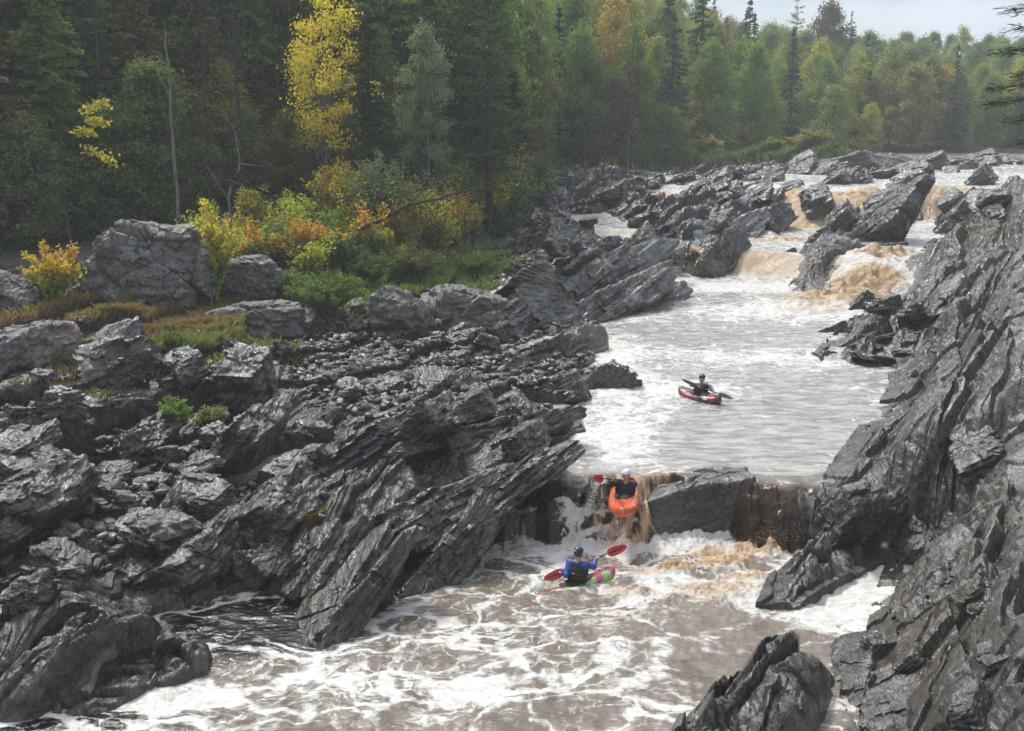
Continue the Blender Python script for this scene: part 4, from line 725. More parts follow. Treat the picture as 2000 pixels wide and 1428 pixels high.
for K, px, de, yt, col, lab, kw in [(K_spr, 1385, 95, -8, GRN['sp'], 'spruce whose thin top stands against the sky at the left', dict(sx=.9)), (K_pin, 1545, 100, -30, GRN['dk'], 'ragged tall pine top standing against the sky', dict(sx=.7)),
 (K_spr, 1530, 28, 85, (.016, .03, .018), 'very dark tall spruce in the middle of the far hillside', dict(sx=1.25)), (K_spr, 1090, 10, 5, (.016, .03, .018), 'tall dark spruce at the left end of the far hillside', dict(sx=1.1)), (K_spr, 1410, 50, 28, GRN['dk'], 'dark pointed spruce below the skyline', dict(sx=1.1)),
 (K_far, 1368, 3, 150, (.50, .38, .05), 'bright yellow leafed tree near the far shore', dict(sx=.75, v=1)), (K_far, 1300, -5, 208, (.16, .23, .045), 'small bright green tree with a thin trunk on the far shore', dict(sx=1.2, v=2)), (K_far, 1495, 2, 168, (.27, .27, .04), 'rounded yellow green tree over the far meadow', dict(sx=1.1, v=3)),
 (K_far, 1150, 3, 128, (.115, .105, .03), 'round olive gold tree near the left end of the far shore', dict(sx=1.3, v=4)), (K_bir, 1228, 2, 130, (.16, .13, .05), 'leaning white stemmed birch on the far shore', dict(sx=1.1)), (K_far, 1828, 8, 135, (.40, .27, .05), 'rusty orange tree on the right of the far hillside', dict(sx=1.0, v=0)),
 (K_far, 1600, 14, 110, (.19, .19, .035), 'tall pale yellow tree right of the very dark spruce', dict(sx=1.0, v=1)), (K_spr, 1690, 8, 130, (.018, .034, .02), 'dark spruce right of the pale yellow tree', dict(sx=1.2, v=2)), (K_far, 1608, 62, 5, (.15, .12, .07), 'thin brownish tree top on the skyline', dict(sx=.7, v=2)),
 (K_spr, 1650, 70, 18, GRN['dk'], 'small dark spruce top on the skyline', dict(sx=.9, v=1))]:
    Y = float(edgeY(tk(px, 300)[0]))+de; tree_px(K, px, Y, yt, col, lab, **kw)
# ---- bushes: stems with leaves along them
def bushmesh(seed, h, w, nst, nl, size, spread=.5):
    rs = np.random.RandomState(seed); paths = []; P = []
    for i in range(nst):
        a = rs.uniform(0, 6.28); q = rs.rand()**.6; e = np.array([math.cos(a)*w/2*q, math.sin(a)*w/2*q, h*rs.uniform(.55, 1)*(1-.3*q)]); b = np.array([e[0]*.15, e[1]*.15, 0]); tt = np.linspace(0, 1, 6)[:, None]
        pts = b+(e-b)*tt+np.array([e[0], e[1], 0])*(-.25*np.sin(tt*3.14))+rs.normal(size=(6, 3))*.02*h; pts[0] = b; paths.append((pts, np.linspace(.010+.005*h, .004, 6)))
        f = .15+.85*rs.rand(nl)**.7; ctr = np.stack([np.interp(f, np.linspace(0, 1, 6), pts[:, j]) for j in range(3)], 1); P.append(ctr+rs.normal(size=(nl, 3))*np.array([1, 1, .7])*.5*spread*w/math.sqrt(nst)*(.4+.6*f[:, None]))
    V, Fc = leafquads(np.concatenate(P), size, rs, .1, .5); V[:, 2] = np.maximum(V[:, 2], .02); return tubes(paths, 4), (V, Fc)
def bush(px, py, w, h, cols, label, group=None, nst=22, nl=60, size=.10, name='bush', seed=None, mesh=None, spread=.5, cat='bush'):
    x, y, z = on_ground(px, py); s = y/F; seed = seed or int(px*7+py); w, h = w*s, h*s; (Vt, Ft), (V, Fc) = bushmesh(seed, h, w, nst, nl, size, spread); rs = np.random.RandomState(seed)
    r = tag(empty(name, (x, y+w*.2, z)), label, cat, group); mobj('stem', npmesh('stem', Vt, Ft, [M_bark], True), r)
    zf = V.reshape(-1, 4, 3)[:, :, 2].mean(1)/h+rs.normal(size=len(Fc))*.12
    for i, c in enumerate(cols):
        lo, hi = (i/len(cols), (i+1)/len(cols)); m = (zf >= (lo if i else -9)) & (zf < (hi if i < len(cols)-1 else 9))
        if m.sum():
            Vm = V.reshape(-1, 4, 3)[m].reshape(-1, 3); o = mobj('foliage', toned('foliage', Vm, np.arange(len(Vm)).reshape(-1, 4), M_leaf, rs), r); o.color = tuple(c)+(1,)
            if len(cols) > 1: o['label'] = ['lower green leaves', 'upper yellow leaves', 'top orange leaves'][min(i, 2)]
    return r
Y_, O_, G_, L_, W_c = (.60, .46, .05), (.52, .29, .04), (.20, .27, .05), (.30, .38, .06), (.26, .31, .13)
for a in [(95, 602, 125, 148, [L_, Y_, O_], 'orange and yellow leafed sapling on the rocks at the left edge', 26, 90, .12), (412, 605, 120, 225, [L_, (.35, .33, .04), Y_], 'tall sapling, green below and golden above, beside the domed boulder', 34, 90, .12),
 (585, 550, 130, 135, [(.30, .24, .04), O_], 'rounded orange bush in the middle of the thicket', 34, 90, .11), (655, 470, 130, 165, [(.30, .26, .04), Y_], 'tall golden bush under the yellow tree', 34, 90, .12), (742, 480, 160, 195, [(.09, .12, .05), W_c], 'large grey green willow behind the orange brush', 44, 110, .10),
 (745, 500, 170, 120, [(.16, .15, .04), (.36, .17, .035)], 'rust brown brush below the grey green willow', 36, 70, .10), (635, 625, 170, 105, [G_, (.13, .20, .035)], 'bright green willow bush above the cobbles', 60, 110, .08), (560, 600, 90, 70, [G_], 'low green bush left of the bright willow bush', 30, 80, .08),
 (720, 565, 110, 80, [(.09, .14, .035)], 'green bush between the willow bush and the leafy bank', 34, 80, .08), (800, 570, 150, 95, [(.08, .12, .03), (.16, .17, .04)], 'leafy green bush behind the long grey block', 44, 80, .09), (905, 470, 80, 85, [(.22, .24, .04), Y_], 'small yellow bush right of the fallen tree', 22, 70, .10),
 (930, 545, 110, 60, [(.11, .15, .03)], 'low green scrub on the bank above the ledges', 34, 60, .08), (495, 510, 80, 165, [(.16, .18, .04), (.35, .30, .04)], 'thin yellowish sapling with a crooked stem', 16, 90, .11), (340, 855, 80, 88, [(.19, .27, .045)], 'bright green bush growing from the black rocks', 34, 60, .07),
 (410, 860, 70, 75, [(.22, .24, .05)], 'yellowish green bush next to the bright green one on the rocks', 28, 50, .07), (505, 592, 32, 50, [(.30, .30, .04)], 'tiny yellow green seedling by the broad grey boulder', 10, 40, .09), (860, 455, 120, 110, [(.07, .10, .03), (.12, .13, .035)], 'dull green scrub under the fallen tree', 34, 60, .10),
 (985, 480, 70, 70, [(.08, .12, .03)], 'green tuft on the bank by the upper ledges', 22, 60, .09), (670, 545, 90, 95, [(.09, .13, .035)], 'green scrub between the orange bush and the willow bush', 30, 80, .09), (790, 470, 90, 120, [(.30, .22, .04)], 'golden twiggy bush crossed by the fallen trunk', 22, 60, .11),
 (840, 340, 60, 60, [(.40, .30, .04)], 'small yellow spray of leaves in front of the pine', 12, 50, .12), (470, 700, 70, 55, [(.14, .19, .035)], 'green tuft among grey boulders below the grass', 24, 50, .07), (330, 700, 80, 40, [(.12, .15, .03)], 'low green weeds behind the rounded dark boulder', 24, 50, .07),
 (1385, 304, 60, 42, [(.34, .25, .05)], 'yellow bush on the far shore', 24, 60, .25), (1505, 302, 60, 36, [(.24, .26, .05)], 'yellow green bush on the far meadow', 24, 60, .25), (1590, 296, 75, 52, [(.28, .26, .05)], 'larger yellow green bush at the right of the far meadow', 26, 70, .25), (1455, 300, 26, 40, [(.36, .20, .05)], 'narrow orange sapling on the far meadow', 12, 60, .25),
 (1555, 300, 40, 34, [(.30, .24, .05)], 'small gold bush between two yellow green ones', 16, 60, .25), (1830, 300, 90, 40, [(.20, .20, .05)], 'olive gold thicket at the far right shore', 26, 70, .28), (1100, 312, 60, 30, [(.10, .14, .03)], 'green scrub on top of the forest bluff', 20, 60, .2), (1200, 318, 90, 26, [(.09, .13, .03)], 'low green scrub at the start of the far meadow', 26, 60, .2)]:
    bush(*a[:6], nst=int(a[6]*1.5), nl=int(a[7]*1.7), size=a[8]*1.35)
# the thicket between the forest and the rocks
rb = random.Random(14)
for i in range(74):
    px = rb.uniform(330, 1010); py = np.interp(px, [330, 560, 700, 850, 1010], [575, 560, 560, 520, 450])-rb.random()**1.3*75; hh = rb.uniform(60, 140)*(1.3 if py < 520 else 1); k = rb.choices(['y', 'o', 'g', 'w', 'yg'], [2.2, 1.6, 5, 2.5, 3.6] if px < 900 else [1, .5, 4, 2, 3])[0]
    cols = {'y': [(.30, .34, .05), Y_], 'o': [(.42, .30, .05), O_], 'g': [G_, L_], 'w': [(.14, .19, .07), W_c], 'yg': [(.20, .28, .05), (.46, .42, .05)]}[k]
    lab = {'y': 'golden leafed shrub of the thicket under the forest', 'o': 'orange leafed shrub of the thicket under the forest', 'g': 'green shrub of the thicket under the forest', 'w': 'grey green willow shrub of the thicket under the forest', 'yg': 'yellow green shrub of the thicket under the forest'}[k]
    bush(px, py, hh*rb.uniform(.6, 1.1), hh, [tuple(c*rb.uniform(.8, 1.15) for c in q) for q in cols], lab, {'y': 'golden', 'o': 'orange', 'g': 'green', 'w': 'willow', 'yg': 'yellow green'}[k]+' shrubs of the thicket', nst=26, nl=60, size=.16, seed=900+i)
# maple sprays hanging before the dark cedars
r = tag(empty('maple_sapling', aty(150, 560, 47.5)), 'slender maple with yellow sprays hanging before the dark trees at the left', 'tree'); rs = np.random.RandomState(8); paths = []; P = []
o_ = np.array(r.location); q = [np.array(aty(*p))-o_ for p in [(150, 560, 47.5), (130, 420, 47.6), (120, 300, 47.8), (118, 180, 48)]]; paths.append((np.array(q), [.06, .05, .04, .02]))
for pts in [[(120, 290, 47.8), (165, 215, 47.3), (208, 200, 47.2)], [(120, 310, 47.8), (170, 235, 47.4), (205, 240, 47.3)], [(125, 370, 47.6), (165, 290, 47.3), (225, 318, 47.1)], [(120, 260, 47.8), (150, 255, 47.4), (180, 262, 47.3)]]:
    q = np.array([np.array(aty(*p))-o_ for p in pts]); paths.append((q, [.02, .012, .006])); f = 1+rs.rand(130)*1.0; c = np.stack([np.interp(f, [0, 1, 2], q[:, i]) for i in range(3)], 1); P.append(c+rs.normal(size=(130, 3))*[.13, .15, .10])
Vt, Ft = tubes(paths, 5); mobj('trunk', npmesh('trunk', Vt, Ft, [M_bark], True), r); V, Fc = leafquads(np.concatenate(P), .16, rs, .4, .7); c = mobj('crown', toned('crown', V, Fc, M_leaf, rs), r); c.color = (.50, .42, .05, 1)
# pine bough reaching in at the right edge, close to the camera side
r = tag(empty('pine_tree', (11.6, 20.5, 2.0)), 'dark pine at the right edge, its boughs reaching into the photo', 'tree'); o_ = np.array(r.location); rs = np.random.RandomState(12); paths = [(np.array([[0, 0, 0], [.05, 0, 4.5], [.1, .1, 9.], [.1, .1, 12.5]]), [.2, .17, .12, .05])]; P = []; Dr = []
for px, py, L0, y_ in [(1962, 22, 1, 20.4), (1968, 60, 1, 20.7), (1942, 105, 1, 20.3), (1926, 175, 1, 20.6), (1918, 205, 1, 20.2), (1975, 150, 1, 20.8), (1960, 240, 1, 20.5), (1972, 285, 1, 20.4)]:
    tip = np.array(aty(px, py, y_))-o_; st = np.array([.1, .1, tip[2]+.25]); q = np.array([st, (st+tip)/2+[0, 0, .12], tip]); paths.append((q, [.035, .02, .006])); k = 420; f = rs.rand(k)**.8*1.55+.45; c = np.stack([np.interp(f, [0, 1, 2], q[:, i]) for i in range(3)], 1); off = rs.normal(size=(k, 3))*[.09, .16, .045]; P.append(c+off); Dr.append(np.tile((tip-st)/np.linalg.norm(tip-st), (k, 1))+off*3)
Vt, Ft = tubes(paths, 6); mobj('trunk', npmesh('trunk', Vt, Ft, [M_bark], True), r); V, Fc = leafquads(np.concatenate(P), .15, rs, .1, .10, np.concatenate(Dr)); c = mobj('crown', toned('crown', V, Fc, M_needle, rs), r); c.color = (.03, .045, .02, 1)
# ---- grass
def grass(name, zones, label, hgt, col, seed, wid=.02):
    rs = np.random.RandomState(seed); B = []
    for px, py, rx, ry, n in zones:
        for i in range(n):
            a, b = rs.normal(px, rx), rs.normal(py, ry)
            x, y, z = on_ground(a, b); B.append((x+rs.normal()*.15, y+rs.normal()*.2, z-.03))
    B = np.array(B); B[:, 2] = [ground_at(p[0], p[1])-.02 for p in B]; k = 7; n = len(B)*k; B = np.repeat(B, k, 0)+rs.normal(size=(n, 3))*[.05, .05, 0]; s = np.clip(B[:, 1]/45., 1, 3)
    h = hgt*rs.uniform(.5, 1.3, n); d = rs.normal(size=(n, 2))*.35; a = rs.uniform(0, 6.28, n); wv_ = np.stack([np.cos(a), np.sin(a), np.zeros(n)], 1)*(wid*s)[:, None]; mid = B+np.stack([d[:, 0]*h*.35, d[:, 1]*h*.35, h*.6], 1); tip = B+np.stack([d[:, 0]*h, d[:, 1]*h, h*.95], 1)
    V = np.stack([B-wv_*.5, B+wv_*.5, mid+wv_*.4, tip], 1).reshape(-1, 3); o = mobj(name, toned(name, V, np.arange(n*4).reshape(n, 4), M_leaf, rs)); o.color = tuple(col)+(1,); return tag(o, label, 'grass', kind='stuff')
grass('dry_grass', [(300, 640, 110, 30, 2600), (420, 615, 90, 16, 1400), (180, 700, 60, 18, 400), (60, 640, 60, 20, 200), (550, 600, 30, 12, 200), (210, 620, 60, 12, 400)], 'reddish brown autumn grass between the boulders', .30, (.25, .16, .07), 3)
grass('green_grass', [(300, 630, 140, 34, 450), (640, 580, 120, 25, 900), (860, 530, 90, 30, 800), (950, 470, 60, 30, 500), (760, 540, 90, 25, 600), (1000, 430, 30, 30, 200), (330, 690, 80, 14, 300), (480, 690, 50, 14, 200)], 'green grass and weeds along the foot of the bushes', .36, (.19, .25, .05), 4)
grass('meadow_grass', [(1400, 306, 90, 5, 1500), (1250, 316, 60, 4, 700), (1560, 300, 60, 3, 500), (1110, 312, 30, 6, 300), (1700, 302, 80, 2, 300)], 'bright green meadow strip on the far shore', .7, (.15, .19, .04), 5, .05)
grass('ledge_weeds', [(1890, 440, 25, 12, 220), (1920, 480, 30, 40, 260), (1960, 420, 20, 20, 160), (160, 760, 60, 16, 260), (1110, 480, 40, 18, 120), (880, 822, 20, 3, 60), (260, 690, 40, 14, 160)], 'short yellowish weeds and moss in cracks of the ledges', .12, (.13, .13, .03), 6, .02)
# ------------------------------------------------------------------ bodies as one smooth surface: blended round capsules, meshed by surface nets
def nrm(v): v = np.asarray(v, float); return v/(np.linalg.norm(v)+1e-9)
def d_cap(P, a, b, ra, rb):
    a = np.asarray(a, f32); b = np.asarray(b, f32); ab = b-a; t = np.clip(((P-a)@ab)/max(float(ab@ab), 1e-9), 0, 1); return np.linalg.norm(P-a-t[..., None]*ab, axis=-1)-(ra+(rb-ra)*t)
def d_ell(P, c, r, B):
    q = ((P-np.asarray(c, f32))@np.asarray(B, f32).T)/np.asarray(r, f32); k = np.linalg.norm(q, axis=-1); return (k-1)*min(r)
def snet(f, org, h):
    s = f < 0; nx, ny, nz = f.shape; acc = np.zeros((nx-1, ny-1, nz-1, 3), f32); cnt = np.zeros((nx-1, ny-1, nz-1), f32)
    cr = []
    for ax in range(3):
        sl0 = [slice(None)]*3; sl1 = [slice(None)]*3; sl0[ax] = slice(0, -1); sl1[ax] = slice(1, None); a, b = f[tuple(sl0)], f[tuple(sl1)]; m = (a < 0) != (b < 0); t = np.where(m, a/(a-b+1e-12), 0); cr.append((m, a < 0))
        o = [x for x in range(3) if x != ax]
        for i in (0, 1):
            for j in (0, 1):
                sl = [slice(None)]*3; sl[o[0]] = slice(i, f.shape[o[0]]-1+i); sl[o[1]] = slice(j, f.shape[o[1]]-1+j); sl[ax] = slice(None); mm = m[tuple(sl)]; tt = t[tuple(sl)]
                cnt += mm; acc[..., ax] += mm*tt; acc[..., o[0]] += mm*i; acc[..., o[1]] += mm*j
    on = cnt > 0; idx = np.full(on.shape, -1); idx[on] = np.arange(on.sum()); g = np.stack(np.nonzero(on), 1); V = (g+acc[on]/cnt[on][:, None])*h+org; Fs = []
    for ax in range(3):
        m, neg = cr[ax]; o = [x for x in range(3) if x != ax]; p = np.stack(np.nonzero(m), 1); p = p[(p[:, o[0]] > 0) & (p[:, o[1]] > 0) & (p[:, o[0]] < f.shape[o[0]]-1) & (p[:, o[1]] < f.shape[o[1]]-1)]
        ng = neg[tuple(p.T)]; q = []
        for i, j in ((0, 0), (1, 0), (1, 1), (0, 1)):
            pp = p.copy(); pp[:, o[0]] -= i; pp[:, o[1]] -= j; q.append(idx[tuple(pp.T)])
        q = np.stack(q, 1); flip = ng if ax != 1 else ~ng; q[~flip] = q[~flip][:, ::-1]; Fs.append(q)
    return V, np.concatenate(Fs)
def body(prims, h=.009, k=.03, cut=None):
    """prims: (kind, args, material index, blend)"""
    pts = np.array([p for q in prims for p in ([q[1][0], q[1][1]] if q[0] == 'c' else [q[1][0]])]); lo = pts.min(0)-.2; hi = pts.max(0)+.2; n = np.ceil((hi-lo)/h).astype(int)+1
    G = np.stack(np.meshgrid(*[lo[i]+np.arange(n[i])*h for i in range(3)], indexing='ij'), -1).astype(f32); f = np.full(G.shape[:3], .5, f32)
    for kind, a, mi_, bl in prims:
        c = [a[0], a[1]] if kind == 'c' else [a[0]]; rr = (max(a[2], a[3]) if kind == 'c' else max(a[1]))+.08; c = np.array(c); l = np.maximum(((c.min(0)-rr-lo)/h).astype(int), 0); u_ = np.minimum(((c.max(0)+rr-lo)/h).astype(int)+2, n); s = tuple(slice(l[i], u_[i]) for i in range(3))
        d = d_cap(G[s], *a) if kind == 'c' else d_ell(G[s], *a); x = f[s]; hh = np.clip(.5+.5*(x-d)/bl, 0, 1); f[s] = x*(1-hh)+d*hh-bl*hh*(1-hh)
    if cut is not None: f = np.maximum(f, cut(G))
    V, Fc = snet(f, lo, h); cen = V[Fc].mean(1); best = np.full(len(cen), 9., f32); mi = np.zeros(len(cen), int)
    for kind, a, m_, bl in prims:
        d = d_cap(cen.astype(f32), *a) if kind == 'c' else d_ell(cen.astype(f32), *a); q = d < best; best = np.where(q, d, best); mi = np.where(q, m_, mi)
    return V, Fc, mi, cen
M_skin = simple('skin', (.50, .28, .20), .5, .4, .08, 20.); M_dark = simple('dark_brown_eyes', (.03, .02, .02), .4); M_lip = simple('lips', (.36, .15, .12), .5)
M_blk = simple('black_cloth', (.018, .018, .020), .6, .4, .3, 14., .3); M_vest2 = simple('black_vest_cloth', (.022, .021, .020), .7, .3, .3, 20., .5); M_blue = simple('blue_nylon', (.018, .055, .30), .42, .5, .3, 12., .5); M_gry = simple('dark_grey_nylon', (.035, .038, .045), .5, .5, .3, 12., .4)
M_red = simple('red_plastic', (.55, .030, .020), .28, .5, .1, 6.); M_shaft = simple('dark_shaft', (.03, .02, .035), .35); M_white = simple('white_plastic', (.72, .74, .78), .3, .5, .06, 8.); M_hblk = simple('black_helmet_shell', (.022, .020, .028), .3, .6, .1, 8.); M_patch = simple('pale_sticker', (.62, .66, .72), .5); M_yel = simple('yellow_webbing', (.6, .5, .05), .5)
M_bblk = simple('black_blade', (.02, .018, .02), .3)
def ik(s, h, l1, l2, hint):
    s, h = np.array(s, float), np.array(h, float); d = h-s; L = np.linalg.norm(d); L_ = min(max(L, .12), (l1+l2)*.995); d = d/L; h = s+d*L_ if L > l1+l2 else h
    a = (l1*l1-l2*l2+L_*L_)/(2*L_); r = math.sqrt(max(l1*l1-a*a, 0)); hp = np.array(hint, float); hp = nrm(hp-d*hp.dot(d)); return s+d*a+hp*r
def person(name_, seat, heading, lean, handR, handL, axis, look, sleeve, vestm, helm, label, side=0., hint=(.3, -.1, -1.)):
    seat = np.array(seat, float); hd = R(heading); f = np.array([math.sin(hd), math.cos(hd), 0]); r = np.array([math.cos(hd), -math.sin(hd), 0]); up = np.array([0, 0, 1.]); lf = R(lean); tu = nrm(up*math.cos(lf)+f*math.sin(lf)+r*math.sin(R(side))); tf = nrm(f-tu*f.dot(tu)); tr = np.cross(tf, tu)
    T = lambda x, y, z: tr*x+tf*y+tu*(z-.1)+up*.1
    pr = [('c', (T(-.07, 0, .12), T(.07, 0, .12), .125, .125), 1, .03), ('c', (T(-.05, .0, .22), T(.05, .0, .22), .115, .115), 1, .05), ('c', (T(-.09, .01, .38), T(.09, .01, .38), .125, .125), 1, .06), ('c', (T(-.15, -.005, .50), T(.15, -.005, .50), .072, .072), 0, .06), ('c', (T(0, 0, .52), T(0, .015, .645), .066, .055), 2, .03)]
    lk = R(look); hf = nrm(f*math.cos(lk)+r*math.sin(lk)+up*-.12); hr = np.cross(hf, up); hr = nrm(hr); hu = np.cross(hr, hf); hc = T(0, .03, .745); Hh = lambda x, y, z: hc+hr*x+hf*y+hu*z; B = np.array([hr, hf, hu])
    pr += [('e', (hc+hu*.02, (.076, .095, .095), B), 2, .02), ('e', (Hh(0, .028, -.05), (.056, .062, .065), B), 2, .03), ('c', (Hh(0, .09, .01), Hh(0, .112, -.018), .009, .013), 2, .012), ('c', (Hh(.076, .0, -.01), Hh(.08, -.01, .02), .012, .012), 2, .008), ('c', (Hh(-.076, .0, -.01), Hh(-.08, -.01, .02), .012, .012), 2, .008)]
    for sg in (-1, 1): pr += [('c', (T(sg*.09, .02, .11), f*.42+r*sg*.17+up*.115, .085, .055), 1, .03), ('c', (f*.42+r*sg*.17+up*.115, f*.80+r*sg*.10+up*.06, .055, .04), 1, .02), ('c', (f*.80+r*sg*.10+up*.06, f*.90+r*sg*.11+up*.08, .04, .03), 1, .02)]
    ax = nrm(axis)
    for sg, hw in ((1, handR), (-1, handL)):
        h = np.array(hw, float)-seat; sh = T(sg*.19, 0, .505); hn = tr*sg*hint[0]+tf*hint[1]+up*hint[2]; d0 = nrm(h-sh); wr = h-d0*.075; el = ik(sh, wr, .30, .26, hn); fo = nrm(wr-el); o = nrm(fo-ax*fo.dot(ax)); n3 = np.cross(ax, o)*1.0
        pr += [('c', (sh, el, .076, .062), 0, .04), ('c', (el, el+(wr-el)*.88, .062, .043), 0, .03), ('c', (el+(wr-el)*.85, wr, .028, .026), 2, .012), ('c', (wr, h-o*.035, .026, .030), 2, .015), ('c', (h-o*.034-ax*.026, h-o*.034+ax*.026, .021, .021), 2, .012)]
        for i, (q, ln) in enumerate(((-.033, .92), (-.011, 1.05), (.011, 1.), (.033, .82))):
            pts = [h-o*.034+ax*q]+[h+ax*q+(o*math.cos(R(a_))+n3*math.sin(R(a_)))*.0265*ln for a_ in (125, 70, 15, -40)]
            for j in range(4): pr.append(('c', (pts[j], pts[j+1], .0105-.0008*j, .0100-.0008*j), 2, .004))
        b0 = wr*.35+(h-o*.035)*.65+ax*(-sg)*.026; pts = [b0, h-o*.012-n3*.030+ax*(-sg)*.036, h+o*.018-n3*.026+ax*(-sg)*.030]
        for j in range(2): pr.append(('c', (pts[j], pts[j+1], .012, .010), 2, .006))
    V, Fc, mi, cen = body(pr, .0085)
    for sg in (-1, 1): mi = np.where(np.linalg.norm(cen-Hh(sg*.030, .092, .012), axis=1) < .012, 3, mi)
    mi = np.where(np.linalg.norm((cen-Hh(0, .095, -.058))@B.T/np.array([.024, .03, .007]), axis=1) < 1, 4, mi)
    o = mobj('person', npmesh('person', V, Fc, [sleeve, M_blk, M_skin, M_dark, M_lip], True, mi=mi), loc=tuple(seat)); tag(o, label, 'person')
    tor = [('c', (T(-.08, -.0, .20), T(.08, -.0, .20), .145, .145), 0, .03), ('c', (T(-.09, .005, .35), T(.09, .005, .35), .155, .150), 0, .05), ('c', (T(-.075, -.0, .48), T(.075, -.0, .48), .092, .092), 0, .04), ('c', (T(-.06, -.10, .30), T(.06, -.10, .30), .06, .06), 0, .03), ('c', (T(-.06, .12, .32), T(.06, .12, .32), .06, .06), 0, .03)]
    cutv = lambda G: np.maximum(np.maximum(.115-((G-T(0, 0, 0))@tu.astype(f32))-.0, ((G-T(0, 0, 0))@tu.astype(f32))-.575), -(d_cap(G, T(0, .0, .50), T(0, .02, .75), .082, .10)))
    V, Fc, mi, cen = body(tor, .010, cut=cutv); mobj('life_vest', npmesh('life_vest', V, Fc, [vestm], True), o)
    for zz in (.24, .33):
        th = np.linspace(0, 2*math.pi, 25); ring = np.array([T(math.cos(a)*.228, math.sin(a)*.178 if zz > .3 else math.sin(a)*.172, zz) for a in th]); Vt, Ft = tubes([(ring, np.full(25, .009))], 5); mobj('strap', npmesh('strap', Vt, Ft, [M_gry], True), o)
    hp = [('e', (Hh(0, -.006, .036), (.098, .120, .098), B), 0, .01), ('e', (Hh(0, -.03, -.01), (.092, .088, .09), B), 0, .03)]
    cuth = lambda G: np.maximum(np.maximum(-(d_ell(G, hc+hu*.02, (.083, .102, .102), B)), np.minimum(((G-Hh(0, .0, .030))@(-hu).astype(f32))*1.0, ((G-Hh(0, -.0, .0))@hf.astype(f32))-.012)), ((G-hc)@(-hu).astype(f32))-.075)
    V, Fc, mi, cen = body(hp, .0075, cut=cuth); ho = mobj('helmet', npmesh('helmet', V, Fc, [helm], True), o)
    Vt, Ft = tubes([(np.array([Hh(.088, .01, .0), Hh(.07, .03, -.07), Hh(0, .05, -.115), Hh(-.07, .03, -.07), Hh(-.088, .01, .0)]), np.full(5, .006))], 5); mobj('chin_strap', npmesh('chin_strap', Vt, Ft, [M_blk], True), ho)
    return o, ho, Hh, T, (f, r, up)
def paddle(A, Bp, ra, rb, mat, label, bl=.46, bw=.098):
    """paddle from tip A to tip B; ra, rb are the face normals of the blades"""
    A, Bp = np.array(A, float), np.array(Bp, float); d = nrm(Bp-A); c = (A+Bp)/2; r = tag(empty('paddle', tuple(c)), label, 'paddle'); L = np.linalg.norm(Bp-A)
    s = np.linspace(-L/2+bl*.55, L/2-bl*.55, 12)[:, None]; Vt, Ft = tubes([(d*s, np.full(12, .0155))], 8); mobj('shaft', npmesh('shaft', Vt, Ft, [M_shaft], True), r)
    for sg, nn in ((-1, ra), (1, rb)):
        nn = np.array(nn, float); nn = nrm(nn-d*nn.dot(d)); w_ = np.cross(d, nn); a = np.linspace(0, 1, 22); b = np.linspace(-1, 1, 13); Aa, Bb = np.meshgrid(a, b, indexing='ij')
        prof = bw*np.clip(np.sin(np.pi*np.clip(Aa*.86+.03, 0, 1)**.62*1.0)**.55, .12, 1)*np.sqrt(np.clip(1-((Aa-.78)/.222).clip(0, 1)**2.2, 0, 1)+.0004); al = (L/2-bl+Aa*bl)*sg; asy = .012*np.sin(Aa*3.)*1
        P = d*al[..., None]+w_*(Bb*prof+asy)[..., None]+nn*((.020*(Aa-.3)**2*2-.018*(1-Bb**2)*Aa))[..., None]; th = .0045+.010*np.exp(-(Bb/.16)**2)*(1-Aa*.75)
        V1 = (P+nn*th[..., None]).reshape(-1, 3); V2 = (P-nn*th[..., None]).reshape(-1, 3); Fq = gridfaces(22, 13); n = 22*13; E = []
        idx = np.arange(n).reshape(22, 13); loop = list(idx[0, :])+list(idx[1:, -1])+list(idx[-1, -2::-1])+list(idx[-2:0:-1, 0])
        for i in range(len(loop)): p, q = loop[i], loop[(i+1) % len(loop)]; E.append((p, p+n, q+n, q))
        fa = Fq; cb = (np.abs((fa % 13).mean(1)-6.) < 1.1) & ((fa//13).mean(1) < 17)
        mi = np.concatenate([cb, np.zeros(len(Fq)), np.zeros(len(E))]).astype(int)
        mobj('blade', npmesh('blade', np.concatenate([V1, V2]), np.concatenate([fa, Fq[:, ::-1]+n, np.array(E)]), [mat, M_shaft], True, mi=mi), r)
    return r
def hullmesh(L=2.42, W=.66, Hd=.30, rock=.16):
    ns, nc = 61, 33; s = np.linspace(-1, 1, ns); w_ = W/2*(1-np.abs(s)**2.5)**.62; w_[[0, -1]] = .004; y = s*L/2; zb = rock*np.abs(s)**2.2; dk = Hd+.10*np.abs(s)**1.5*np.where(s > 0, 1.15, .55)+.03*np.exp(-((s-.30)/.3)**2); dk = np.maximum(dk-.02*np.abs(s), zb+.07*(1-np.abs(s)**6)); dk[[0, -1]] = zb[[0, -1]]+.06
    th = np.linspace(0, 2*math.pi, nc)[:-1]; V = []
    for i in range(ns):
        mid = zb[i]+(dk[i]-zb[i])*.52; cx = np.sign(np.cos(th))*np.abs(np.cos(th))**.72*w_[i]; sz = np.sin(th); z = np.where(sz > 0, mid+(dk[i]-mid)*np.abs(sz)**.95, mid-(mid-zb[i])*np.abs(sz)**.6); V.append(np.stack([cx, np.full(nc-1, y[i]), z], 1))
    V = np.array(V); m = nc-1; Fc = []
    for i in range(ns-1):
        for j in range(m): Fc.append((i*m+j, i*m+(j+1) % m, (i+1)*m+(j+1) % m, (i+1)*m+j))
    V = V.reshape(-1, 3); Fc = np.array(Fc)
    V = np.concatenate([V, [[0, -L/2-.004, zb[0]+.03], [0, L/2+.004, zb[-1]+.03]]]); n = ns*m; cap = [(n, (j+1) % m, j, j) for j in range(m)]
    return V, Fc, n
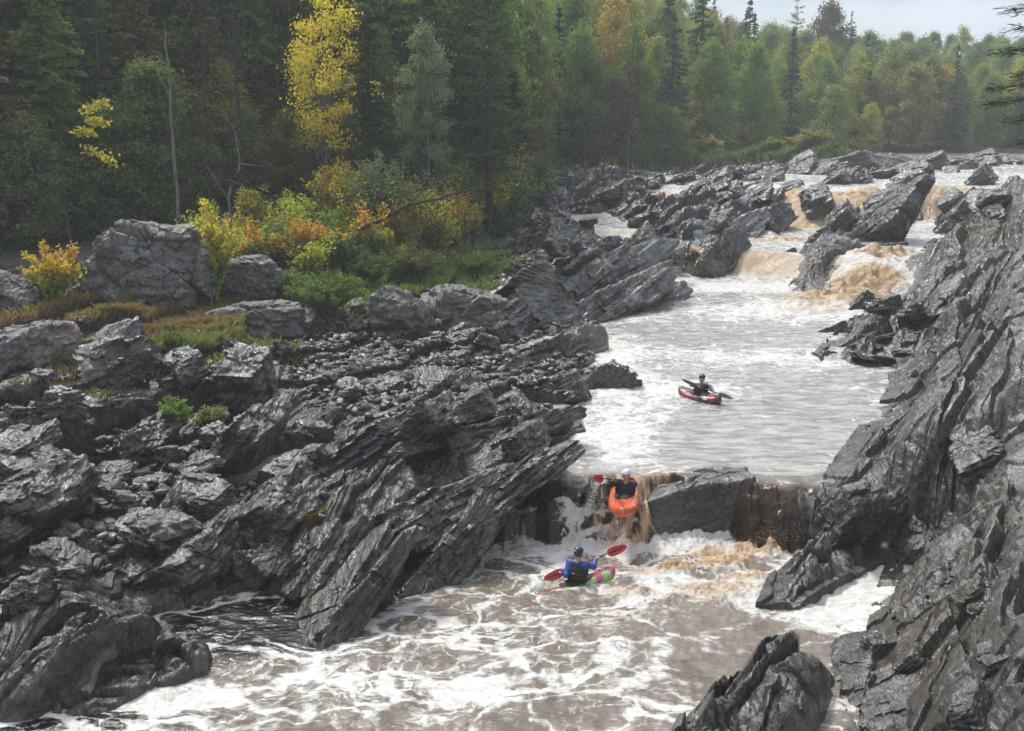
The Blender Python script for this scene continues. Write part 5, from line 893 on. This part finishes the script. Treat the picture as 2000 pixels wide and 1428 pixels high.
def kayak(pos, heading, pitch, roll, mat, label, **kw):
    V, Fc, n = hullmesh(**kw); hl_ = kw.get('L', 2.42)/2.42; r = empty('kayak', pos); r.rotation_mode = 'QUATERNION'
    r.rotation_quaternion = (Matrix.Rotation(-R(heading), 3, 'Z') @ Matrix.Rotation(R(pitch), 3, 'X') @ Matrix.Rotation(R(roll), 3, 'Y')).to_quaternion(); tag(r, label, 'kayak')
    # the cockpit is open: drop the deck faces inside the rim
    c = V[Fc].mean(1); ck = ((c[:, 0]/.20)**2+((c[:, 1]-.02)/.40)**2 < 1) & (c[:, 2] > .2); mobj('hull', npmesh('hull', V, Fc[~ck], [mat], True), r)
    th = np.linspace(0, 2*math.pi, 41); zr = .315+.035*np.maximum(np.sin(th), 0); ring = np.stack([np.cos(th)*.205, .02+np.sin(th)*.41, zr], 1); Vt, Ft = tubes([(ring, np.full(41, .016))], 6); mobj('cockpit_rim', npmesh('cockpit_rim', Vt, Ft, [M_blk], True), r)
    a, q = np.meshgrid(th, np.linspace(1, .30, 8), indexing='ij'); sk = np.stack([np.cos(a)*.215*q, .02-.03*(1-q)+np.sin(a)*.42*q, .325+.035*np.maximum(np.sin(a), 0)*q+.10*(1-q)**1.5+.006*np.sin(a*9)*q*(1-q)*4], 2); mobj('spray_skirt', npmesh('spray_skirt', sk.reshape(-1, 3), gridfaces(41, 8), [M_blk], True), r)
    for sg in (-1, 1):
        y = sg*.98*hl_; zt = V[(np.abs(V[:, 1]-y) < .05)][:, 2].max(); Vt, Ft = tubes([(np.array([(0, y-.07, zt-.005), (0, y-.06, zt+.03), (0, y+.06, zt+.03), (0, y+.07, zt-.005)]), np.full(4, .009))], 6); mobj('grab_handle', npmesh('grab_handle', Vt, Ft, [M_blk], True), r)
    return r
def hullmat(name, cols, scale, rough=.22, seed=0., sharp=True):
    m, nt = newmat(name); t = NT(nt); P = t.n('ShaderNodeTexCoord').outputs['Object']; n = t.noise(t.mapping(P, (1, 1, 1.5)), scale, 1.5, .4, .8); n = t.math('ADD', n, seed); c = cols[0][1]
    for th, col in cols[1:]: c = t.mix(t.ramp(n, th-.01, th+.01), c, col)
    c = t.mix(t.math('MULTIPLY', t.ramp(t.noise(P, 18., 4), .55, .7), .25), c, (.3, .27, .22)); b = t.bsdf(Base_Color=c, Roughness=rough); b.inputs['Coat Weight'].default_value = .3; return m
MK1 = hullmat('orange_plastic', [(0, (.72, .115, .035)), (.70, (.72, .28, .05))], 2.5, .25)
MK2 = hullmat('green_and_magenta_plastic', [(0, (.03, .16, .14)), (.42, (.20, .40, .10)), (.54, (.38, .03, .11)), (.66, (.22, .40, .11))], 1.7, .25)
MK3 = hullmat('red_and_black_plastic', [(0, (.03, .025, .03)), (.47, (.36, .02, .015)), (.56, (.035, .03, .035)), (.68, (.5, .5, .47))], 2.4, .3)
# ---- the paddler going over the drop
kx, ky, kz = aty(1220, 975, 26.15); k1 = kayak((kx, ky, kz-.19), 186, -2, 5, MK1, 'bright orange kayak flying off the lip of the first drop', L=2.3, W=.72)
def wpt(px, py, Y): return np.array(aty(px, py, Y))
A1, B1 = wpt(1170, 934, 25.2), wpt(1240, 940, 26.5); dd = B1-A1; A1 = A1-dd*.05
hR = A1+dd*.42; hL = A1+dd*.78
pe = person('person', (kx, ky+.04, kz-.11), 190, 8, hR, hL, dd, 12, M_blk, M_vest2, M_white, 'kayaker in white helmet and black jacket, paddling off the drop in the orange kayak', side=-4, hint=(.6, 0, -.7))
paddle(A1-dd*.12, B1, (.6, -1, .5), (.3, -1, .3), M_red, 'red bladed paddle held across the chest of the white helmeted kayaker')
# ---- the paddler with his back to the camera
kx, ky, kz = atz(1127, 1138, 0); k2 = kayak((kx, ky, -.29), 56, 2, -8, MK2, 'green and magenta kayak low in the foaming lower pool', L=2.15)
A2, B2 = wpt(1062, 1131, 23.75), wpt(1224, 1066, 24.35); dd = B2-A2
hR = A2+dd*.640; hL = A2+dd*.20+np.array([.04, .02, .02])*0
o2, h2, Hh, T2, fr = person('person', (kx, ky, -.09), 28, 4, hR, hL, dd, 4, M_blue, M_vest2, M_hblk, 'kayaker seen from behind in blue jacket, black vest and black helmet', hint=(.55, -.35, -1.))
paddle(A2, B2, (0, -1, .35), (-.1, -1, .25), M_red, 'red bladed paddle raised by the kayaker in the blue jacket')
# pale sticker on the back of the helmet and round badge on the vest
def patch(parent, c, n_, up_, w_, h_, mat, name):
    n_ = nrm(n_); r_ = nrm(np.cross(up_, n_)); u_ = np.cross(n_, r_); V = [c+r_*x*w_+u_*y*h_+n_*z for z in (0, .006) for x, y in ((-.5, -.5), (.5, -.5), (.5, .5), (-.5, .5))]; mobj(name, npmesh(name, V, np.array([(4, 5, 6, 7), (0, 1, 5, 4), (1, 2, 6, 5), (2, 3, 7, 6), (3, 0, 4, 7)]), [mat], False), parent)
hfv = Hh(0, 1, 0)-Hh(0, 0, 0); huv = Hh(0, 0, 1)-Hh(0, 0, 0)
patch(h2, Hh(-.022, -.117, .055), -hfv+huv*.25, huv, .062, .024, M_patch, 'sticker'); patch(h2, Hh(.008, -.126, .015), -hfv, huv, .014, .014, M_yel, 'sticker')
tfv = T2(0, 1, 0)-T2(0, 0, 0); patch(o2, T2(-.02, -.166, .33), -tfv, fr[2], .035, .035, M_patch, 'badge')
# ---- the far paddler
kx, ky, kz = atz(1367, 780, 1.3); k3 = kayak((kx, ky, 1.3-.10), 150, 0, 5, MK3, 'red and black kayak floating in the wide middle pool', L=2.0)
A3, B3 = wpt(1431, 780, 34.35), wpt(1332, 742, 35.0); dd = B3-A3; A3 = A3+dd*.0
o3 = person('person', (kx, ky, 1.3-.05), 160, 6, A3+dd*.66, A3+dd*.36, dd, 20, M_gry, M_vest2, M_hblk, 'far kayaker in dark jacket and dark helmet facing the camera', hint=(1., 0, .3))
paddle(A3, B3, (.2, -.6, 1), (.9, .2, .35), M_bblk, 'black bladed paddle of the far kayaker in the middle pool')
# ------------------------------------------------------------------ spray thrown up by the drops
M_drop = simple('white_spray', (.80, .79, .76), .3, .5, .05); M_dropt = simple('tan_spray', (.62, .48, .30), .3, .5, .15)
def spray(name, jets, label, seed):
    rs = np.random.RandomState(seed); D, Fd = cubesphere(3); Vs = []; Fs = []; mi = []; off = 0
    for (px, py, Y, rx, ry, rz, n, s, m_) in jets:
        c = np.array(aty(px, py, Y)); P = c+rs.normal(size=(n, 3))*[rx, ry, rz]; S = s*rs.uniform(.3, 1.3, n)**1.5
        for p, q in zip(P, S): Vs.append(D*q*[1, 1, 1.2]+p); Fs.append(Fd+off); off += len(D)
        mi += [m_]*len(Fd)*n
    tag(mobj(name, npmesh(name, np.concatenate(Vs), np.concatenate(Fs), [M_drop, M_dropt], True, mi=mi)), label, 'spray', kind='stuff')
J = []
for f_ in np.linspace(0, 1, 14):      # water thrown by the paddle blade and falling beside the orange kayak
    J.append((1168-38*f_**1.6, 918+112*f_, 26.5, .03+.05*f_, .08, .05, 150, .005, 0))
J += [(1172, 916, 25.6, .06, .05, .02, 150, .005, 0), (1050, 1022, 26.4, .22, .1, .13, 900, .004, 1), (1085, 1010, 26.4, .15, .1, .12, 480, .004, 0), (1015, 1010, 26.6, .15, .1, .15, 660, .004, 1), (1215, 1030, 26.4, .25, .1, .10, 900, .004, 1), (1290, 1025, 26.4, .25, .1, .12, 780, .004, 1),
 (1530, 1030, 25.8, .28, .2, .12, 160, .004, 1), (1560, 1035, 25.7, .2, .2, .12, 120, .004, 0), (1500, 1045, 25.6, .3, .2, .1, 780, .004, 1), (1180, 985, 26.6, .1, .1, .12, 360, .004, 1), (1250, 985, 26.6, .1, .1, .12, 420, .004, 1),
 (1320, 1115, 24.3, .3, .15, .08, 480, .004, 1), (1640, 560, 57, 1.5, .8, .5, 1500, .014, 1), (1600, 590, 55, 1.5, .8, .3, 900, .014, 1), (1700, 530, 60, 1.5, .8, .4, 900, .014, 1), (1360, 525, 66, 1.5, .5, .3, 900, .014, 1), (1610, 425, 83, 1.2, 1, .3, 600, .014, 1)]
spray('spray', J, 'white and tan drops thrown up at the drops', 4)

# rock pools, the reflection of yellow trees painted in as amber colour
M_pool = simple('painted_reflection_water', (.16, .10, .012), .06, .6, .6, 3.)
for px, py, rx, ry, lab in [(868, 826, .55, .28, 'small rock pool painted with an amber tree reflection on the ledge left of the middle pool'), (603, 1008, .30, .32, 'small rock pool painted with a golden tree reflection among the stones above the dark water')]:
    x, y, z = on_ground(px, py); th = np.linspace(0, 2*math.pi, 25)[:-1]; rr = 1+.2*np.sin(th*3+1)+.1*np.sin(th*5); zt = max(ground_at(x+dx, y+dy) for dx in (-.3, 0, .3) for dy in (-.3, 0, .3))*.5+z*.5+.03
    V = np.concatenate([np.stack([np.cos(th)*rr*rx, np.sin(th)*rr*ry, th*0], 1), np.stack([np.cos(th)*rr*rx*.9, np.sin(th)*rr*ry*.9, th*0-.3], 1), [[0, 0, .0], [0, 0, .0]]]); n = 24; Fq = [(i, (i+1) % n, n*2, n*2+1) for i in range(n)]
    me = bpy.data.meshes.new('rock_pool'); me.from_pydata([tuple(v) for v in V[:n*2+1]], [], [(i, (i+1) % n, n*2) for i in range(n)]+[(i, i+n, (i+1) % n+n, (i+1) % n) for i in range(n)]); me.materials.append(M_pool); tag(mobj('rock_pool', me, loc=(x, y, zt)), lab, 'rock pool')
# ------------------------------------------------------------------ the damp air of the valley
m, nt = newmat('haze'); t = NT(nt); pv = t.n('ShaderNodeVolumePrincipled', {'Color': (.90, .92, .92, 1), 'Density': HAZE, 'Anisotropy': 0.}); o_ = t.n('ShaderNodeOutputMaterial'); nt.links.new(pv.outputs[0], o_.inputs['Volume'])
m.cycles.homogeneous_volume = True if hasattr(m.cycles, 'homogeneous_volume') else None
V = np.array([(x, y, z) for z in (-4., 62.) for y in (-30., 650.) for x in (-560., 560.)]); Fc = np.array([(0, 2, 3, 1), (4, 5, 7, 6), (0, 1, 5, 4), (2, 6, 7, 3), (0, 4, 6, 2), (1, 3, 7, 5)])
hz_ = mobj('haze', npmesh('haze', V, Fc, [m], False)); tag(hz_, 'thin pale haze over the valley', kind='stuff')
# ------------------------------------------------------------------ camera, sky and sun
cam_d = bpy.data.cameras.new('camera'); cam = bpy.data.objects.new('camera', cam_d); C.objects.link(cam)
cam.location = (0, 0, H); cam.rotation_euler = (R(90)-PITCH, 0, 0); cam_d.sensor_width = 36; cam_d.lens = 36*F/2000.; cam_d.clip_end = 3000; cam_d.clip_start = .1
sc = bpy.context.scene; sc.camera = cam; sc.render.engine = 'CYCLES'
EL, AZ = R(54), R(-32)          # sun high, ahead of the camera and a little to the right
sun_d = bpy.data.lights.new('sun', 'SUN'); sun_d.energy = 2.8; sun_d.angle = R(8); sun_d.color = (1, .965, .91)
sun = bpy.data.objects.new('sun', sun_d); C.objects.link(sun); sun.rotation_euler = (-(R(90)-EL), 0, -AZ); sun.location = (0, 0, 60)
w = bpy.data.worlds.new('World'); sc.world = w; w.use_nodes = True; nt = w.node_tree; nt.nodes.clear(); t = NT(nt)
sky = t.n('ShaderNodeTexSky', sky_type='NISHITA', sun_disc=False, sun_elevation=EL, sun_rotation=AZ, air_density=1.2, dust_density=1.5)
b1 = t.n('ShaderNodeBackground', {'Color': sky.outputs[0], 'Strength': .11})
tc = t.n('ShaderNodeTexCoord').outputs['Generated']
n = t.noise(t.mapping(tc, (1, 1, 3.0)), 2.0, 7, .6, .3); cl = t.ramp(n, .36, .56)
n2 = t.noise(t.mapping(tc, (1, 1, 3.)), 4.5, 6, .6, .2)
elv = t.n('ShaderNodeSeparateXYZ', {0: tc}).outputs[2]
cc = t.mix(t.ramp(elv, .03, .32), t.mix(t.ramp(n2, .34, .66), (.30, .41, .60), (.72, .80, .91)), t.mix(t.ramp(n2, .36, .62), (.46, .54, .66), (.92, .94, .97)))
sd_ = t.n('ShaderNodeVectorMath', {0: tc, 1: (math.sin(AZ)*math.cos(EL), math.cos(AZ)*math.cos(EL), math.sin(EL))}, operation='DOT_PRODUCT').outputs['Value']
glow = t.math('POWER', t.math('MAXIMUM', sd_, 0.), 5.)
b2 = t.n('ShaderNodeBackground', {'Color': cc, 'Strength': t.math('ADD', 1.0, t.math('MULTIPLY', glow, 2.6))})
mx = t.n('ShaderNodeMixShader', {0: t.math('MULTIPLY', cl, .9)}); nt.links.new(b1.outputs[0], mx.inputs[1]); nt.links.new(b2.outputs[0], mx.inputs[2])
o = t.n('ShaderNodeOutputWorld'); nt.links.new(mx.outputs[0], o.inputs[0])
vs = sc.view_settings; vs.view_transform = 'Standard'; vs.look = 'None'; vs.gamma = 1; vs.exposure = .28
sc.cycles.volume_bounces = 0; sc.cycles.max_bounces = 6; sc.cycles.use_adaptive_sampling = True; sc.cycles.adaptive_threshold = .03; sc.cycles.sample_clamp_indirect = 4; sc.cycles.sample_clamp_direct = 12
